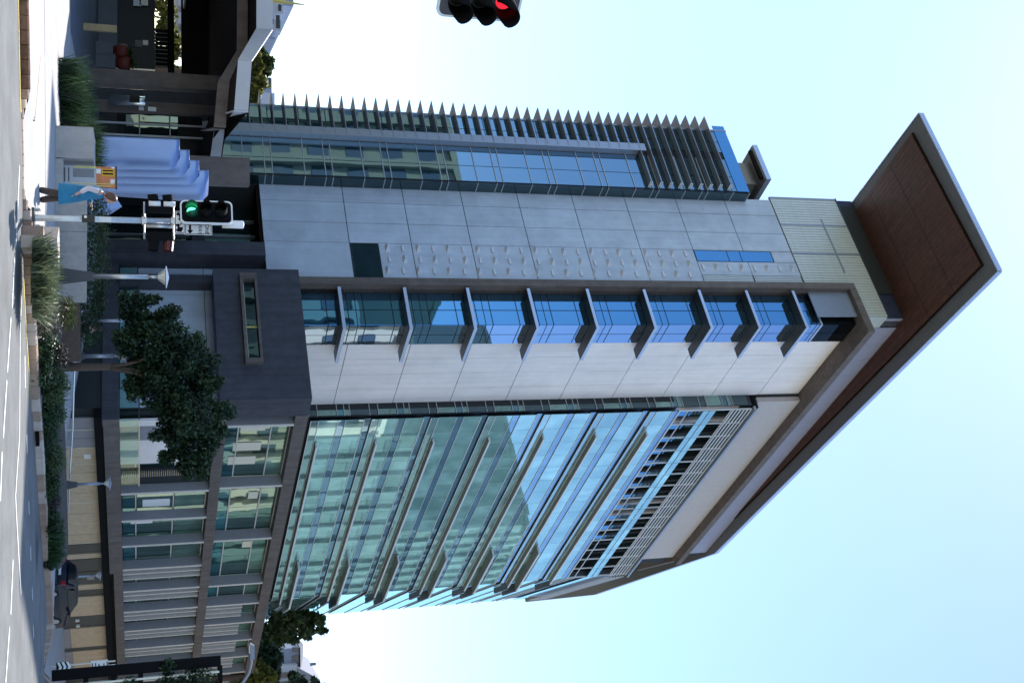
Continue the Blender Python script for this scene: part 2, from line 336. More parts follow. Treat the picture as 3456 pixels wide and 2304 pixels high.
# ================================================================== SETTING: ground, road, footpath, kerb
def sheet(name, rows, m, smooth=True):
    b = MB(); nc = len(rows[0])
    for r in rows: b.v += [tuple(p) for p in r]
    for i in range(len(rows)-1):
        for j in range(nc-1): b.f.append((i*nc+j, i*nc+j+1, (i+1)*nc+j+1, (i+1)*nc+j))
    return struct(b.build(name, m, smooth=smooth))
gx = [-3000,-1200,-500,-250,-140,-90,-60,-45,-30,-20,-14,-10,-8,-6,-4,-2,0,2,4,6,8,10,14,18,24,30,40,50,60,90,140,250,500,1200,3000]
gy = [-600,-200,-80,-30,-10,0,8,14,18,22,24,26,28,30,32,34,36,38,40,43,46,50,54,58,62,66,70,72,76,82,90,110,150,250,500,1200,3500]
sheet('ground', [[(x, y, gz(x, y)-0.09) for x in gx] for y in gy], 'far_ground')
KP = [(58,-2600),(61,-900),(62,-300),(63,0),(66,150),(69,300),(72,400),(74.5,520),(76,640),(77.5,743),(79,840),(81,927),(86,1030),(91,1120),(100,1260),(109,1390),(117,1487),(127,1660),(136,1780),(147,1909),(158,2100),(167,2304),(185,2700),(205,3300),(225,4200)]
KW = [ground(h, u) for h, u in KP]
# finer kerb line
KL = []
for i in range(len(KW)-1):
    n = 3 if (KP[i+1][1]-KP[i][1]) < 250 else 2
    for k in range(n): KL.append((KW[i].lerp(KW[i+1], k/n), KP[i][1] + (KP[i+1][1]-KP[i][1])*k/n))
KL.append((KW[-1], KP[-1][1]))
def kfac(u): return 1 - sm((u-290)/120)*(1-sm((u-640)/110))*0.9
KH = 0.17
off = [0, -0.5, -1, -2, -3, -4, -5.5, -7, -9, -11, -14, -18, -24, -32, -45]
sheet('road', [[(p.x, p.y+d, gz(p.x, p.y+d)+0.0) for p, u in KL] for d in reversed(off)], 'asphalt')
offb = [0.16, 0.6, 1.2, 2, 3, 4, 5, 6, 8, 10, 13, 17, 22, 28, 36, 46, 60, 80]
def pdz(u, d): return KH*(kfac(u) + (1-kfac(u))*sm(d/1.6))
footpath = sheet('footpath', [[(p.x, p.y+d, gz(p.x, p.y+d)+pdz(u, d)) for p, u in KL] for d in offb], 'paving')
# kerb of stone blocks, each its own piece
kb = MB(); kb.add([(p.x, p.y+0.05, gz(p.x,p.y)-0.06) for p, u in KL]+[(p.x, p.y+0.22, gz(p.x,p.y)-0.06) for p, u in KL], [(i, i+1, i+1+len(KL), i+len(KL)) for i in range(len(KL)-1)])
kerb = struct(kb.build('kerb', 'kerb_rough'))
acc = []; 
for i in range(len(KL)-1):
    (p, u), (q, v) = KL[i], KL[i+1]
    if v < -250 or u > 2400: continue
    L = (q-p).length; n = max(1, int(L/0.85))
    for k in range(n):
        s0 = p.lerp(q, k/n); s1 = p.lerp(q, (k+1)/n); um = u+(v-u)*(k+.5)/n; hh = KH*kfac(um)
        rough = um < 310
        d = (s1-s0).normalized(); s0 = s0 + d*0.006; s1 = s1 - d*0.006
        nrm = Vector((-d.y, d.x, 0)); top = 0.006 + random.uniform(-.004, .004)
        b = MB(); c = []
        for s_ in (s0, s1):
            z = gz(s_.x, s_.y)
            f0 = s_ + nrm*(0.02+random.uniform(-.012, .012) if rough else 0.005); 
            c += [(f0.x, f0.y, z-0.05), (f0.x, f0.y, z+hh-0.025+top), (f0.x+nrm.x*.03, f0.y+nrm.y*.03, z+hh+top), (s_.x+nrm.x*.2, s_.y+nrm.y*.2, z+hh+top), (s_.x+nrm.x*.2, s_.y+nrm.y*.2, z-0.05)]
        b.add(c, [(0,5,6,1),(1,6,7,2),(2,7,8,3),(3,8,9,4),(0,1,2,3,4),(9,8,7,6,5)])
        b.build('kerb_stone', 'kerb_rough' if rough else ('sandstone' if random.random() < .7 else 'sandstone_pale'), kerb)
ki = ground(104, 1440); b = MB().box(-.5,.5,-.018,.12,.02,.10); struct(b.build('kerb_inlet','black_matt',None,(ki.x, min(KL, key=lambda q: abs(q[1]-1440))[0].y+.02, gz(ki.x,ki.y))))
# paint: sheets 4 mm over the asphalt
def paint(name, pts, wd, m='paint_white'):
    P = [ground(h, u) for h, u in pts]; b = MB(); L = []
    for i in range(len(P)-1):
        n = max(2, int((P[i+1]-P[i]).length/1.0))
        for k in range(n): L.append(P[i].lerp(P[i+1], k/n))
    L.append(P[-1]); row0 = []; row1 = []
    for i, p in enumerate(L):
        d = (L[min(i+1,len(L)-1)]-L[max(i-1,0)]).normalized(); nn = Vector((-d.y, d.x, 0))*wd/2
        for r_, q in ((row0, p-nn), (row1, p+nn)): r_.append((q.x, q.y, gz(q.x, q.y)+0.007))
    n = len(L); b.add(row0+row1, [(i, i+1, i+1+n, i+n) for i in range(n-1)])
    return struct(b.build(name, m))
for sg in ([(65,560),(53,829)], [(48,870),(40,1037)], [(36,1072),(24,1255)], [(22,1283),(10,1475)], [(6,1524),(0,1690)], [(43,1888),(35,2072)], [(31,2117),(18,2304)], [(-4,1760),(-10,1950)]):
    paint('lane_dash', sg, 0.11)
paint('edge_line', [(72,1000),(67,1120),(65,1467),(52,1664)], 0.09); paint('edge_line', [(51,1664),(56,1766),(70,2005)], 0.09)
for sg in ([(83,1200),(84,1308)], [(89,1467),(91,1530)], [(96,1690),(97.5,1735)], [(102,1843),(103.5,1890)], [(107,1982),(108.5,2022)], [(111,2110),(112.5,2150)]):
    paint('lane_dash', sg, 0.12)
paint('kerb_line_yellow', [(60.5,-300),(61.5,0),(64.5,150),(67.5,300),(70,380)], 0.14, 'paint_yellow')
paint('kerb_line_yellow', [(79,940),(84,1040),(89,1130),(97,1250),(106,1390)], 0.10, 'paint_yellow')
# footpath slabs near the corner, one by one
for i, y0 in enumerate(np.arange(29.2, 37.6, 1.2)):
    for x0 in np.arange(-12.8, -3.4, 1.45):
        x1, y1 = x0+1.445, y0+1.195; sh = 0.72 if i % 2 else 0; x0 = x0+sh; x1 = x1+sh
        z = KH + 0.006 + random.uniform(0, .003)
        b = MB(); cs = [(x0,y0),(x1,y0),(x1,y1),(x0,y1)]
        b.add([(x, y, gz(x,y)+z-0.03) for x, y in cs]+[(x, y, gz(x,y)+z) for x, y in cs], [(4,5,6,7),(0,1,5,4),(1,2,6,5),(2,3,7,6),(3,0,4,7)])
        b.build('paving_slab', 'paving', footpath)
# tactile strip by the crossing
tp = thing('tactile_strip', 'salmon and white ribbed tactile paving by the kerb ramp', 'paving', tuple(ground(132, 300, KH)))
for k in range(24):
    h0 = 143-0.83*k; u0 = 195+9.2*k; ky = min(KL, key=lambda q: abs(q[1]-u0))[0].y; zz_ = [KH, KH]
    for _ in range(4): zz_ = [pdz(u0, ground(h0+e, u0, z_).y-ky) for e, z_ in ((-6, zz_[0]), (6, zz_[1]))]
    p = ground(h0-6, u0, zz_[0]+.006)-tp.location; q = ground(h0+6, u0+2, zz_[1]+.006)-tp.location
    b = MB(); wv = Vector((0.016, 0, 0)); zz = Vector((0, 0, 0.006))
    b.add([p-wv, p+wv, q+wv, q-wv, p-wv+zz, p+wv+zz, q+wv+zz, q-wv+zz], [(4,5,6,7),(0,1,5,4),(1,2,6,5),(2,3,7,6),(3,0,4,7)])
    b.build('tactile_rib', 'tactile', tp)
# forecourt paving under and before the canopy, its shade put into the colour
sheet('forecourt', [[(x, y, gz(x,y)+KH+0.012) for x in (-60,-40,-30,-24,-18,-14,-10.5)] for y in (41.5,44,48,52,56,60,66,74,82)], 'paving_shaded')
for (h0,u0,h1,u1,wd) in ((285,0,290,40,.16),(347,0,362,90,.5),(395,0,397,150,.35)):
    P = [ground(h0,u0-200,KH), ground(h1,u1+40,KH)]; d=(P[1]-P[0]).normalized(); nn=Vector((-d.y,d.x,0))*wd/2
    struct(MB().add([(q.x,q.y,gz(q.x,q.y)+KH+.018) for q in (P[0]-nn,P[1]-nn,P[1]+nn,P[0]+nn)],[(0,1,2,3)]).build('forecourt_line','paving'))
# wooded rise far behind on the right
b = MB(); N = 22; X0, X1, Y0, Y1 = 25, 190, 118, 300
for j in range(N+1):
    for i in range(N+1):
        x = X0+(X1-X0)*i/N; y = Y0+(Y1-Y0)*j/N; e = math.sin(math.pi*i/N)*math.sin(math.pi*j/N)
        b.v.append((x, y, gz(x,y)-0.5+17*min(1, 1.7*e)))
for j in range(N):
    for i in range(N): k = j*(N+1)+i; b.f.append((k, k+1, k+N+2, k+N+1))
struct(b.build('hill', 'far_ground', smooth=True))

# ================================================================== THE COURTHOUSE (local axes: a runs back along the street face, b runs back to the left)
AZ = rad(35.5); PHI = math.pi/2-AZ
OB = at(1728, 943, 70); OB.z = 0
EA = Vector((math.sin(AZ), math.cos(AZ), 0)); EB = Vector((-math.cos(AZ), math.sin(AZ), 0))
def L2W(a, b_, z): return OB + EA*a + EB*b_ + Vector((0,0,z))
CH = thing('courthouse', 'tall modern courthouse with white and grey panels, glass walls and broad flat roof', 'building', tuple(OB), PHI)
BEND = math.atan2(0.317, 0.948); BX, BY = 38.1, -4.15
def bend(s, n): return (BX + s*math.cos(BEND) + n*math.sin(BEND), BY + s*math.sin(BEND) - n*math.cos(BEND))   # n positive = outwards

core = MB()
core.box(.12, 9.38, -.8, 7.45, 9.65, 53.6).box(.55, 9.38, -2.9, -.81, 10.5, 53.6).box(2.6, 9.3, 0.1, 7.45, -3, 9.6).box(9.38, 38, -3.55, 12, -3, 39.2).box(9.38, 38, -2.2, 12, 39.2, 46).box(9.38, 38, -3.3, 12, 46, 49.5).box(9.38, 38, -2.85, 12, 49.5, 53.6)
core.box(-.88, 9.3, 7.5, 13.55, -2, 44.2)
core.prism([bend(-.1,-.6), bend(23.2,-.6), (58, 16), (38.05, 12)], -3, 45.8)
core.prism([(38.05,-1.2), (62,6.9), (60,16), (38.05,12)], 45.85, 53.6)
core.build('tower_core', 'core_dark', CH)

ROWS = [9.7, 14.95, 18.9, 22.86, 26.83, 30.8, 34.75, 38.7, 42.6, 46.4]
pw = MB().box(0, .1, -.3, 7.67, 9.7, 46.4).build('panel_wall', 'joint_dark', CH)
J = .018
COLS = [(.0, 2.75), (2.75, 4.38), (4.38, 6.12), (6.12, 7.67)]
for ci, (b0, b1) in enumerate(COLS):
    for ri in range(len(ROWS)-1):
        z0, z1 = ROWS[ri], ROWS[ri+1]
        if ci == 0:
            if ri == 1: z0 = 16.75
            if ri >= 7: continue
        piece('panel', pw, 'panel_grey', -.05, -.002, b0+J-(.3 if ci == 0 else 0), b1-J, z0+J*1.4, z1-J*1.4)
piece('pane', pw, 'glass_slot', -.03, -.004, -.1, 2.72, 15.0, 16.72)
for z0, z1 in ((38.7, 42.6), (42.6, 46.4)):
    piece('panel', pw, 'panel_grey', -.05, -.002, .57, 1.72, z0+.02, z1-.02)
    piece('louvre_strip', pw, 'cladding', -.03, -.002, -.28, .53, z0+.05, z1-.05)
    for k in range(5): piece('louvre_rib', pw, 'metal_grey', -.055, -.031, -.2+.15*k, -.17+.15*k, z0+.05, z1-.05)
piece('panel', pw, 'panel_grey', -.05, -.002, 1.76, 2.72, 44.75, 46.37)
for z0, z1 in ((38.78, 41.2), (41.26, 42.2), (42.26, 44.68)): piece('pane', pw, 'glass_bay', -.03, -.004, 1.8, 2.7, z0, z1, jit=.002)
# studs: long wedge and upright bar, alternating
wedge = MB().add([(0,-.27,-.15),(0,.27,-.15),(0,.27,.15),(0,-.27,.15),(-.24,.02,-.02),(-.24,.24,-.02)], [(0,3,2,1),(0,1,5,4),(2,3,4,5),(3,0,4),(1,2,5)]).mesh('stud','stud')
bar = MB().box(-.09, 0, -.23, .23, -.075, .075).mesh('stud','stud')
row = 0; z = 17.3
while z < 46.0:
    for c, bb in enumerate((2.32, 1.42, .5)):
        zz = z + (.12 if c == 1 else 0) - .1*c
        if zz > 38.6 and c != 1 : continue
        link('stud', wedge if (row+c) % 2 == 0 else bar, pw, (-.052, bb if zz < 38.6 else 1.15, zz))
    row += 1; z += .985

# dark concrete frame: pier and top slab
fr = MB().box(-.36, .5, -.78, -.32, 11.2, 50.1).build('concrete_frame', 'joint_dark', CH)
zz = [11.2] + [14.2+3.95*k for k in range(9)] + [50.15]
for i in range(len(zz)-1): piece('concrete_block', fr, 'concrete_brown', -.4, .52, -.8, -.28, zz[i]+.008, zz[i+1]-.008)
for a0, a1 in [(-.4, 4), (4, 9.3), (9.3, 14.5), (14.5, 19.7), (19.7, 24.9), (24.9, 30), (30, 36.2)]:
    piece('concrete_slab', fr, 'concrete_brown', a0+(.006 if a0 > 0 else 0), a1-.006, -4.5, -.82 if a1 < 5 else -3.0, 49.62, 50.15)
MB().prism([(36.21,-4.1), (44.7,-1.1), (44.7,3), (36.21,0)], 49.6, 50.12).build('concrete_slab', 'concrete_brown', fr)
MB().prism([(36.22,-3.2), (43.5,-.4), (43.5,1), (36.22,0)], 46.0, 49.59).build('end_bulkhead', 'pinkish', fr)

# corner bay window
bw = MB().box(.46, .56, -3.2, -.8, 11, 49.6).box(.46, 2.46, -3.24, -3.1, 11, 49.6).build('bay_window', 'mullion_dark', CH)
HZ = [13.87+4.0*k for k in range(7)] + [41.4, 45.0]
base = [9.87] + HZ
for fi, zf in enumerate(base):
    top = base[fi+1] if fi+1 < len(base) else 46.9
    cuts = [(.18,.48),(.54,.98),(1.03,1.44),(1.5,3.2),(3.26,top-zf-.06)]
    for c0, c1 in cuts:
        c1 = min(c1, top-zf-.06)
        if c1-c0 < .1 or zf+c1 < 11.4: continue
        g = 'glass_bay'
        for b0, b1 in ((-2.12,-.86),(-3.25,-2.18)): piece('pane', bw, g, .425, .455, b0, b1, zf+c0, zf+c1, jit=.0012)
        for a0, a1 in ((.46,1.42),(1.47,2.43)): piece('pane', bw, 'glass_bay_lit', a0, a1, -3.285, -3.255, zf+c0, zf+c1, jit=.0012)
for zf in HZ:
    h = MB().prism([(-.35,-1.0),(-.35,-4.12),(3.15,-4.12),(3.15,-3.30),(.40,-3.30),(.40,-1.0)][::-1], zf-.09, zf+.09).build('sun_hood', 'metal_grey', bw)
    piece('hood_edge', h, 'fascia', -.375, -.352, -4.12, -1.0, zf-.1, zf+.1); piece('hood_edge', h, 'fascia', -.375, 3.16, -4.145, -4.122, zf-.1, zf+.1)
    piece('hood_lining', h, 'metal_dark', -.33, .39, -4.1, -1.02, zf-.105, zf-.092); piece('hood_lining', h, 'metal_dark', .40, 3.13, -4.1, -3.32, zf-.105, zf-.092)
for b0, b1 in ((-2.12,-.86),(-3.25,-2.18)): piece('pane', bw, 'glass_black', .425, .455, b0, b1, 46.95, 49.55)
for a0, a1 in ((.46,1.42),(1.47,2.43)): piece('pane', bw, 'glass_black', a0, a1, -3.285, -3.255, 46.95, 49.55)
piece('transom', bw, 'fascia', .38, .43, -3.33, -.82, 46.76, 46.9); piece('transom', bw, 'fascia', .38, 2.46, -3.34, -3.29, 46.76, 46.9)

# white panel wall on the street side
ww = MB().box(2.5, 9.42, -3.07, -2.95, 10.5, 49.6).build('white_wall', 'joint_dark', CH)
WR = [10.5, 14.6, 18.55, 22.5, 26.47, 30.44, 34.4, 38.35, 42.3, 46.2, 49.6]
ac = [2.5, 4.24, 5.97, 7.7, 9.42]
for i in range(4):
    for k in range(len(WR)-1):
        piece('panel', ww, 'panel_white', ac[i]+.012, ac[i+1]-.012, -3.12, -3.072, WR[k]+.02, WR[k+1]-.02)
# glazed return beside it
rg = MB().box(9.43, 9.5, -4.0, -3.06, 11, 45.4).build('return_glazing', 'mullion_dark', CH)
k = 0; z = 11.6
while z < 45.2:
    for dz, wd, m in ((.0,1.25,'glass_dark'),(1.32,.5,'glass_dark'),(1.9,1.2,'glass_green'),(3.18,.42,'glass_teal'),(3.66,.32,'glass_green')):
        if z+dz+wd < 45.3: piece('pane', rg, m, 9.40, 9.428, -3.98, -3.1, z+dz, z+dz+wd, jit=.003); piece('mullion', rg, 'metal_blade', 9.33, 9.40, -4.02, -3.08, z+dz-.05, z+dz-.005)
    z += 4.03
# ribbed cladding storey and clerestory under the roof
cl = MB().box(.0, .1, -2.9, 8.0, 46.45, 52.0).box(.1, 36, -2.95, -2.9, 50.2, 52.0).build('ribbed_cladding', 'metal_grey', CH)
nb = 46
for k in range(nb):
    b0 = -2.95 + k*(10.95/nb)
    if b0 < -.3: zlo = 50.2
    else: zlo = 46.47
    piece('cladding_rib', cl, 'cladding', -.07, -.001, b0+.015, b0+10.95/nb-.02, zlo, 52.0)
for k in range(5): piece('cladding_rib', cl, 'cladding', .0+k*.24, .22+k*.24, -3.0, -2.951, 50.18, 52.0)
for k in range(7): piece('cladding_rib', cl, 'cladding', 9.5+k*.26, 9.74+k*.26, -3.62, -3.56, 46.1, 49.58)
for b_ in (7.9, 5.3, 2.6): piece('cladding_post', cl, 'metal_grey', -.11, -.072, b_-.05, b_+.05, 46.5, 52)
piece('cladding_edge', cl, 'metal_grey', -.12, -.072, .9, 5.9, 50.0, 50.1); piece('cladding_edge', cl, 'metal_dark', -.13, .02, -3.0, 8.0, 52.0, 52.08)
cs = MB().box(.3, 36.3, -2.86, 8.15, 52.09, 53.70).build('clerestory', 'navy_band', CH)
for k in range(18): piece('clerestory_panel', cs, 'clerestory_pale', 1.24+2*k, 3.22+2*k, -3.0, -2.955, 50.17, 53.68)
piece('clerestory_panel', cs, 'clerestory_pale', .3, 1.22, -2.90, -2.862, 52.1, 53.68)
for k in range(9): piece('clerestory_panel', cs, 'navy_band', .25, .298, -2.86+1.223*k, -1.66+1.223*k, 52.1, 53.68)

# bulkhead and curtain wall
bk = MB().box(9.5, 36.2, -3.7, -3.3, 46.0, 49.6).build('bulkhead', 'pinkish', CH)
cw = MB().box(9.6, 38.0, -3.9, -3.6, 11, 39.4).build('curtain_wall', 'mullion_dark', CH)
NP = 15; PP = (38.1-9.7)/NP
for fl in range(7):
    z = 13.09+4.03*fl; last = fl == 6
    tops = 2.24 if last else 3.46
    piece('lower_strip', cw, 'glass_frit', 9.72, 38.08, -4.19, -4.15, z, z+.45)
    for i in range(NP):
        a0, a1 = 9.7+PP*i+.012, 9.7+PP*(i+1)-.012
        piece('pane', cw, 'glass_curtain', a0, a1, -4.19, -4.15, z+.50, z+1.72, jit=.0014)
        if not last: piece('pane', cw, 'glass_curtain' , a0, a1, -4.19, -4.15, z+2.26, z+3.46, jit=.0014)
    piece('middle_strip', cw, 'glass_mid', 9.72, 38.08, -4.17, -4.14, z+1.76, z+2.22)
    for zz, tk in ((-.05,.05),(.455,.04),(1.725,.03),(2.225,.03),(tops,.05)):
        piece('rail', cw, 'metal_white', 9.7, 38.1, -4.235, -4.192, z+zz, z+zz+tk)
    if not last: piece('recess_pane', cw, 'glass_mid', 9.75, 38.05, -4.07, -4.03, z+3.5, z+3.98)
    bz = z+.56
    bl = MB().prism([(12.35,-4.24),(12.35,-4.62),(38.25,-4.62),(38.1,-4.24)][::-1], bz, bz+.13).build('sunshade_blade', 'metal_white', cw)
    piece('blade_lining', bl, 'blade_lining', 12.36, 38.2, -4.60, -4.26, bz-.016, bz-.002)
    if not last:
        bl = MB().prism([(30.7,-4.24),(30.7,-5.0),(38.4,-5.0),(38.1,-4.24)][::-1], bz+.75, bz+.9).build('sunshade_blade', 'metal_white', cw)
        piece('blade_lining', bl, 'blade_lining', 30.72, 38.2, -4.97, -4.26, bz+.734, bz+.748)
    # wrap round the bend
    for dz, dep in ((0,.6),(.75,.85)):
        if last and dz: continue
        q = [bend(.05,.08), bend(.25,dep), bend(4.2,dep), bend(4.2,.08)]
        MB().prism(q, bz+dz, bz+dz+.2).build('sunshade_blade', 'metal_dark', cw)
# bent end bay
aw = MB().prism([bend(0,-.1), bend(22.7,-.1), bend(22.7,-.5), bend(0,-.5)], 11, 45.3).build('end_bay', 'mullion_dark', CH)
for fl in range(7):
    z = 13.09+4.03*fl; top = 2.24 if fl == 6 else 3.46
    for i in range(12):
        s0, s1 = 22.6*i/12+.02, 22.6*(i+1)/12-.02; c = bend((s0+s1)/2, .02)
        for z0, z1 in ((0, 1.72), (1.78, top)):
            if z1-z0 > .2: piece('pane', aw, 'glass_curtain', c[0]-(s1-s0)/2, c[0]+(s1-s0)/2, c[1]-.02, c[1]+.02, z+z0, z+z1, rot=BEND)
    c = bend(11.3, .07)
    for zz in (-.06, 1.73, top): piece('rail', aw, 'metal_white', c[0]-11.3, c[0]+11.3, c[1]-.03, c[1]+.03, z+zz, z+zz+.05, rot=BEND)
# loggia with louvres at the top
lg = MB().box(9.6, 38, -2.35, -2.25, 39.3, 46).build('loggia', 'glass_dark', CH)
for i in range(NP+1):
    a = 9.7+PP*i
    piece('loggia_post', lg, 'metal_white', a-.035, a+.035, -4.2, -4.1, 39.5, 45.4)
    if i < NP:
        piece('pane', lg, 'glass_curtain', a+.02, a+PP-.02, -4.26, -4.22, 41.45, 41.9, jit=.001); piece('pane', lg, 'glass_curtain', a+.02, a+PP-.02, -4.26, -4.22, 41.97, 42.46, jit=.001)
        piece('loggia_pier', lg, 'pinkish' if i in (0,1,2,9,10) else 'core_dark', a+.1, a+.5, -2.6, -2.36, 39.3, 46)
        piece('loggia_window', lg, 'glass_bay', a+.6, a+PP-.1, -2.42, -2.37, 40.3, 42.3)
for z in (39.55, 40.2, 43.7): piece('loggia_rail', lg, 'metal_white', 9.7, 38.1, -4.23, -4.17, z, z+.06)
for k in range(6): piece('louvre_slat', lg, 'metal_white', 9.6, 38.1, -4.30, -4.21, 43.82+.29*k, 43.90+.29*k)
piece('loggia_gutter', lg, 'metal_grey', 9.4, 38.2, -4.52, -4.1, 45.45, 45.62); piece('loggia_ceiling', lg, 'core_dark', 9.6, 38, -4.1, -2.3, 45.9, 45.99)
for k in range(7):
    c = bend(11.3, .25); piece('louvre_slat', lg, 'metal_white', c[0]-11.3, c[0]+11.3, c[1]-.05, c[1]+.05, 43.3+.3*k, 43.37+.3*k, rot=BEND)
c = bend(11.3, .05)
for z in (39.55, 40.2, 42.5): piece('loggia_rail', lg, 'metal_white', c[0]-11.3, c[0]+11.3, c[1]-.03, c[1]+.03, z, z+.06, rot=BEND)
piece('loggia_glass_strip', lg, 'glass_curtain', c[0]-11.3, c[0]+11.3, c[1]-.02, c[1]+.02, 41.45, 42.46, rot=BEND)

# roof
RP = [(-9.2,7.7), (-8.75,-5.9), (35.7,-3.8), (65.9,5.4), (90,15.0), (90,22), (38,13), (20,8.6)]
rf = MB().prism(RP, 53.75, 53.98).build('roof', 'roof_border', CH)
for i in range(5):
    p, q = Vector((*RP[i-0],0)), Vector((*RP[i+1],0))
    L = (q-p).length; n = max(1, round(L/3.6)); ang = math.atan2(q.y-p.y, q.x-p.x); nn = Vector((q.y-p.y, p.x-q.x, 0)).normalized()
    nn = nn if i else -nn*-1
    for k in range(n):
        m_ = p.lerp(q, (k+.5)/n); c = m_ + nn*.03
        piece('fascia_panel', rf, 'fascia', c.x-L/n/2+.012, c.x+L/n/2-.012, c.y-.03, c.y+.03, 53.70, 54.06, rot=ang)
p, q = Vector((-9.2,7.7,0)), Vector((20,8.6,0)); L = (q-p).length
for k in range(8):
    c = p.lerp(q, (k+.5)/8); piece('fascia_panel', rf, 'fascia', c.x-L/16+.012, c.x+L/16-.012, c.y+.0, c.y+.06, 53.70, 54.06, rot=math.atan2(q.y-p.y,q.x-p.x))
def bR(a): return -5.9+(a+8.75)*(2.1/44.45)+1.1             # timber keeps clear of the skewed street edge
NB_ = 30
for k in range(NB_):                                           # timber boards of the soffit, running back
    f0, f1 = k/NB_, (k+1)/NB_
    q = [(a, bR(a)+f*(6.98-bR(a))+e) for a, f, e in ((-7.95,f0,.008),(.24,f0,.008),(.24,f1,-.008),(-7.95,f1,-.008))]
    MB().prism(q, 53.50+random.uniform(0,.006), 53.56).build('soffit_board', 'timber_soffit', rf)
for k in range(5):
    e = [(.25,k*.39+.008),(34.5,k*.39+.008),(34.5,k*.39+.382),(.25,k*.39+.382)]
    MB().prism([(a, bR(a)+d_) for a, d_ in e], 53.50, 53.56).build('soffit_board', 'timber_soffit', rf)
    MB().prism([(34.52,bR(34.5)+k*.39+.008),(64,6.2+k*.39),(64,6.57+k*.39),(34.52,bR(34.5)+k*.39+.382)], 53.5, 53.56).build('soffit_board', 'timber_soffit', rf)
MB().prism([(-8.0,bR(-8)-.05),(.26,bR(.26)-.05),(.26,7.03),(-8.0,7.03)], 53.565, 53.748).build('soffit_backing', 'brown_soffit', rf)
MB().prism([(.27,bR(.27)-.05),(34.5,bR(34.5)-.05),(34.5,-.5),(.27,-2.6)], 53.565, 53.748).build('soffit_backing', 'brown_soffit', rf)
for a0 in (-5.0, -2.0): piece('soffit_joint', rf, 'core_dark', a0, a0+.03, -4.9, 6.8, 53.49, 53.499)

# glazed wing at the left, with horizontal fins
gw = MB().box(-.9, -.86, 7.52, 13.6, 3, 44.2).build('glazed_wing', 'mullion_dark', CH)
bcols = [(7.55, 8.9), (8.95, 10.65), (11.4, 12.4), (12.45, 13.55)]
z = 6.7; fl = 0
while z < 44:
    for dz, wd in ((.03, 1.98), (2.06, 1.26), (3.37, .4)):
        for ci, (b0, b1) in enumerate(bcols):
            t = min(z+dz+wd, 44.2)
            if t-z-dz > .15: piece('pane', gw, 'glass_wing', -.95, -.905, b0, b1, z+dz, t, jit=.0012)
    for dz in (-.02, 2.0, 3.32): 
        if z+dz < 44: piece('mullion', gw, 'metal_blade', -1.0, -.951, 7.5, 10.7, z+dz, z+dz+.06)
    z += 3.8
MB().box(-1.42, -.9, 10.72, 11.36, 6, 36.3).build('wing_pilaster', 'metal_grey', gw)
for k in range(8): piece('pilaster_panel', gw, 'metal_grey', -1.45, -1.421, 10.70, 11.38, 6.5+3.8*k, 6.5+3.8*k+3.77)
fin = MB().prism([(-1.47,10.86),(-1.47,14.42),(1.2,14.42),(1.2,13.62),(-.96,13.62),(-.96,10.86)], -.025, .025).mesh('sun_fin','metal_fin')
fin2 = MB().prism([(-1.47,7.6),(-1.47,14.55),(1.2,14.55),(1.2,13.62),(-.96,13.62),(-.96,7.6)], -.025, .025).mesh('sun_fin','metal_fin')
for k in range(-4, 43):
    z = 10.06+.775*k; link('sun_fin', fin2 if z > 36.2 else fin, gw, (0,0,z))
    if z > 36.2: piece('fin_bracket', gw, 'metal_white', -1.47, -.96, 7.6, 7.66, z-.1, z+.1)
piece('wing_parapet', gw, 'glass_bay', -1.0, -.952, 7.5, 14.1, 43.3, 44.25)
piece('wing_corner', gw, 'metal_grey', -1.02, -.9, 13.55, 13.68, 3, 44.3)
rr = MB().box(-.9, -.1, 7.44, 7.5, 6, 44.2).build('wing_return', 'mullion_dark', CH)
z = 6.7
while z < 44:
    for dz, wd in ((.03, 1.98), (2.06, 1.26), (3.37, .4)):
        if z+dz+wd < 44.3: piece('pane', rr, 'glass_dark', -.88, -.08, 7.40, 7.438, z+dz, z+dz+wd)
    for dz in (-.02, 2.0, 3.32): piece('mullion', rr, 'metal_blade', -.95, -.05, 7.36, 7.40, z+dz, z+dz+.06)
    z += 3.8
pr = MB().box(.8, 9, 10.6, 14.2, 47.6, 48.0).build('plant_roof', 'fascia', CH)
piece('plant_soffit', pr, 'roof_border', .9, 8.9, 10.7, 14.1, 47.5, 47.59); MB().box(2.0, 8.5, 11.2, 13.4, 44.2, 47.5).build('plant_room', 'concrete_fin', pr)
piece('plant_beam', pr, 'brown_soffit', 1.0, 1.2, 10.9, 13.8, 47.25, 47.49)

# ------------------------------------------------------------------ podium
pd = MB().box(.6, 62, -8.62, 0, -4, .5).box(1.2, 62, -8.5, -.9, .5, 11.3).build('podium_core', 'core_dark', CH)
# dark concrete box with a slit window
bxo = MB().box(-1.05, .5, -9.3, -.55, 6.6, 11.35).build('concrete_box', 'joint_dark', CH)
sB0, sB1, sZ0, sZ1 = -6.9, -1.35, 8.12, 8.78
for nm, q in (('top', (-1.2,.6,-9.44,-.4,8.78,11.41)), ('bot', (-1.2,.6,-9.44,-.4,6.5,8.12)), ('l', (-1.2,.6,sB1,-.4,8.12,8.78)), ('r', (-1.2,.6,-9.44,sB0,8.12,8.78))):
    MB().box(*q).build('concrete_panel', 'concrete_dark', bxo)
for q in ((-1.5,-1.2,sB0-.3,sB1+.45,sZ1,sZ1+.14),(-1.5,-1.2,sB0-.3,sB1+.45,sZ0-.16,sZ0),(-1.5,-1.2,sB1,sB1+.45,sZ0,sZ1),(-1.5,-1.2,sB0-.3,sB0,sZ0,sZ1)):
    MB().box(*q).build('window_frame', 'concrete_brown', bxo)
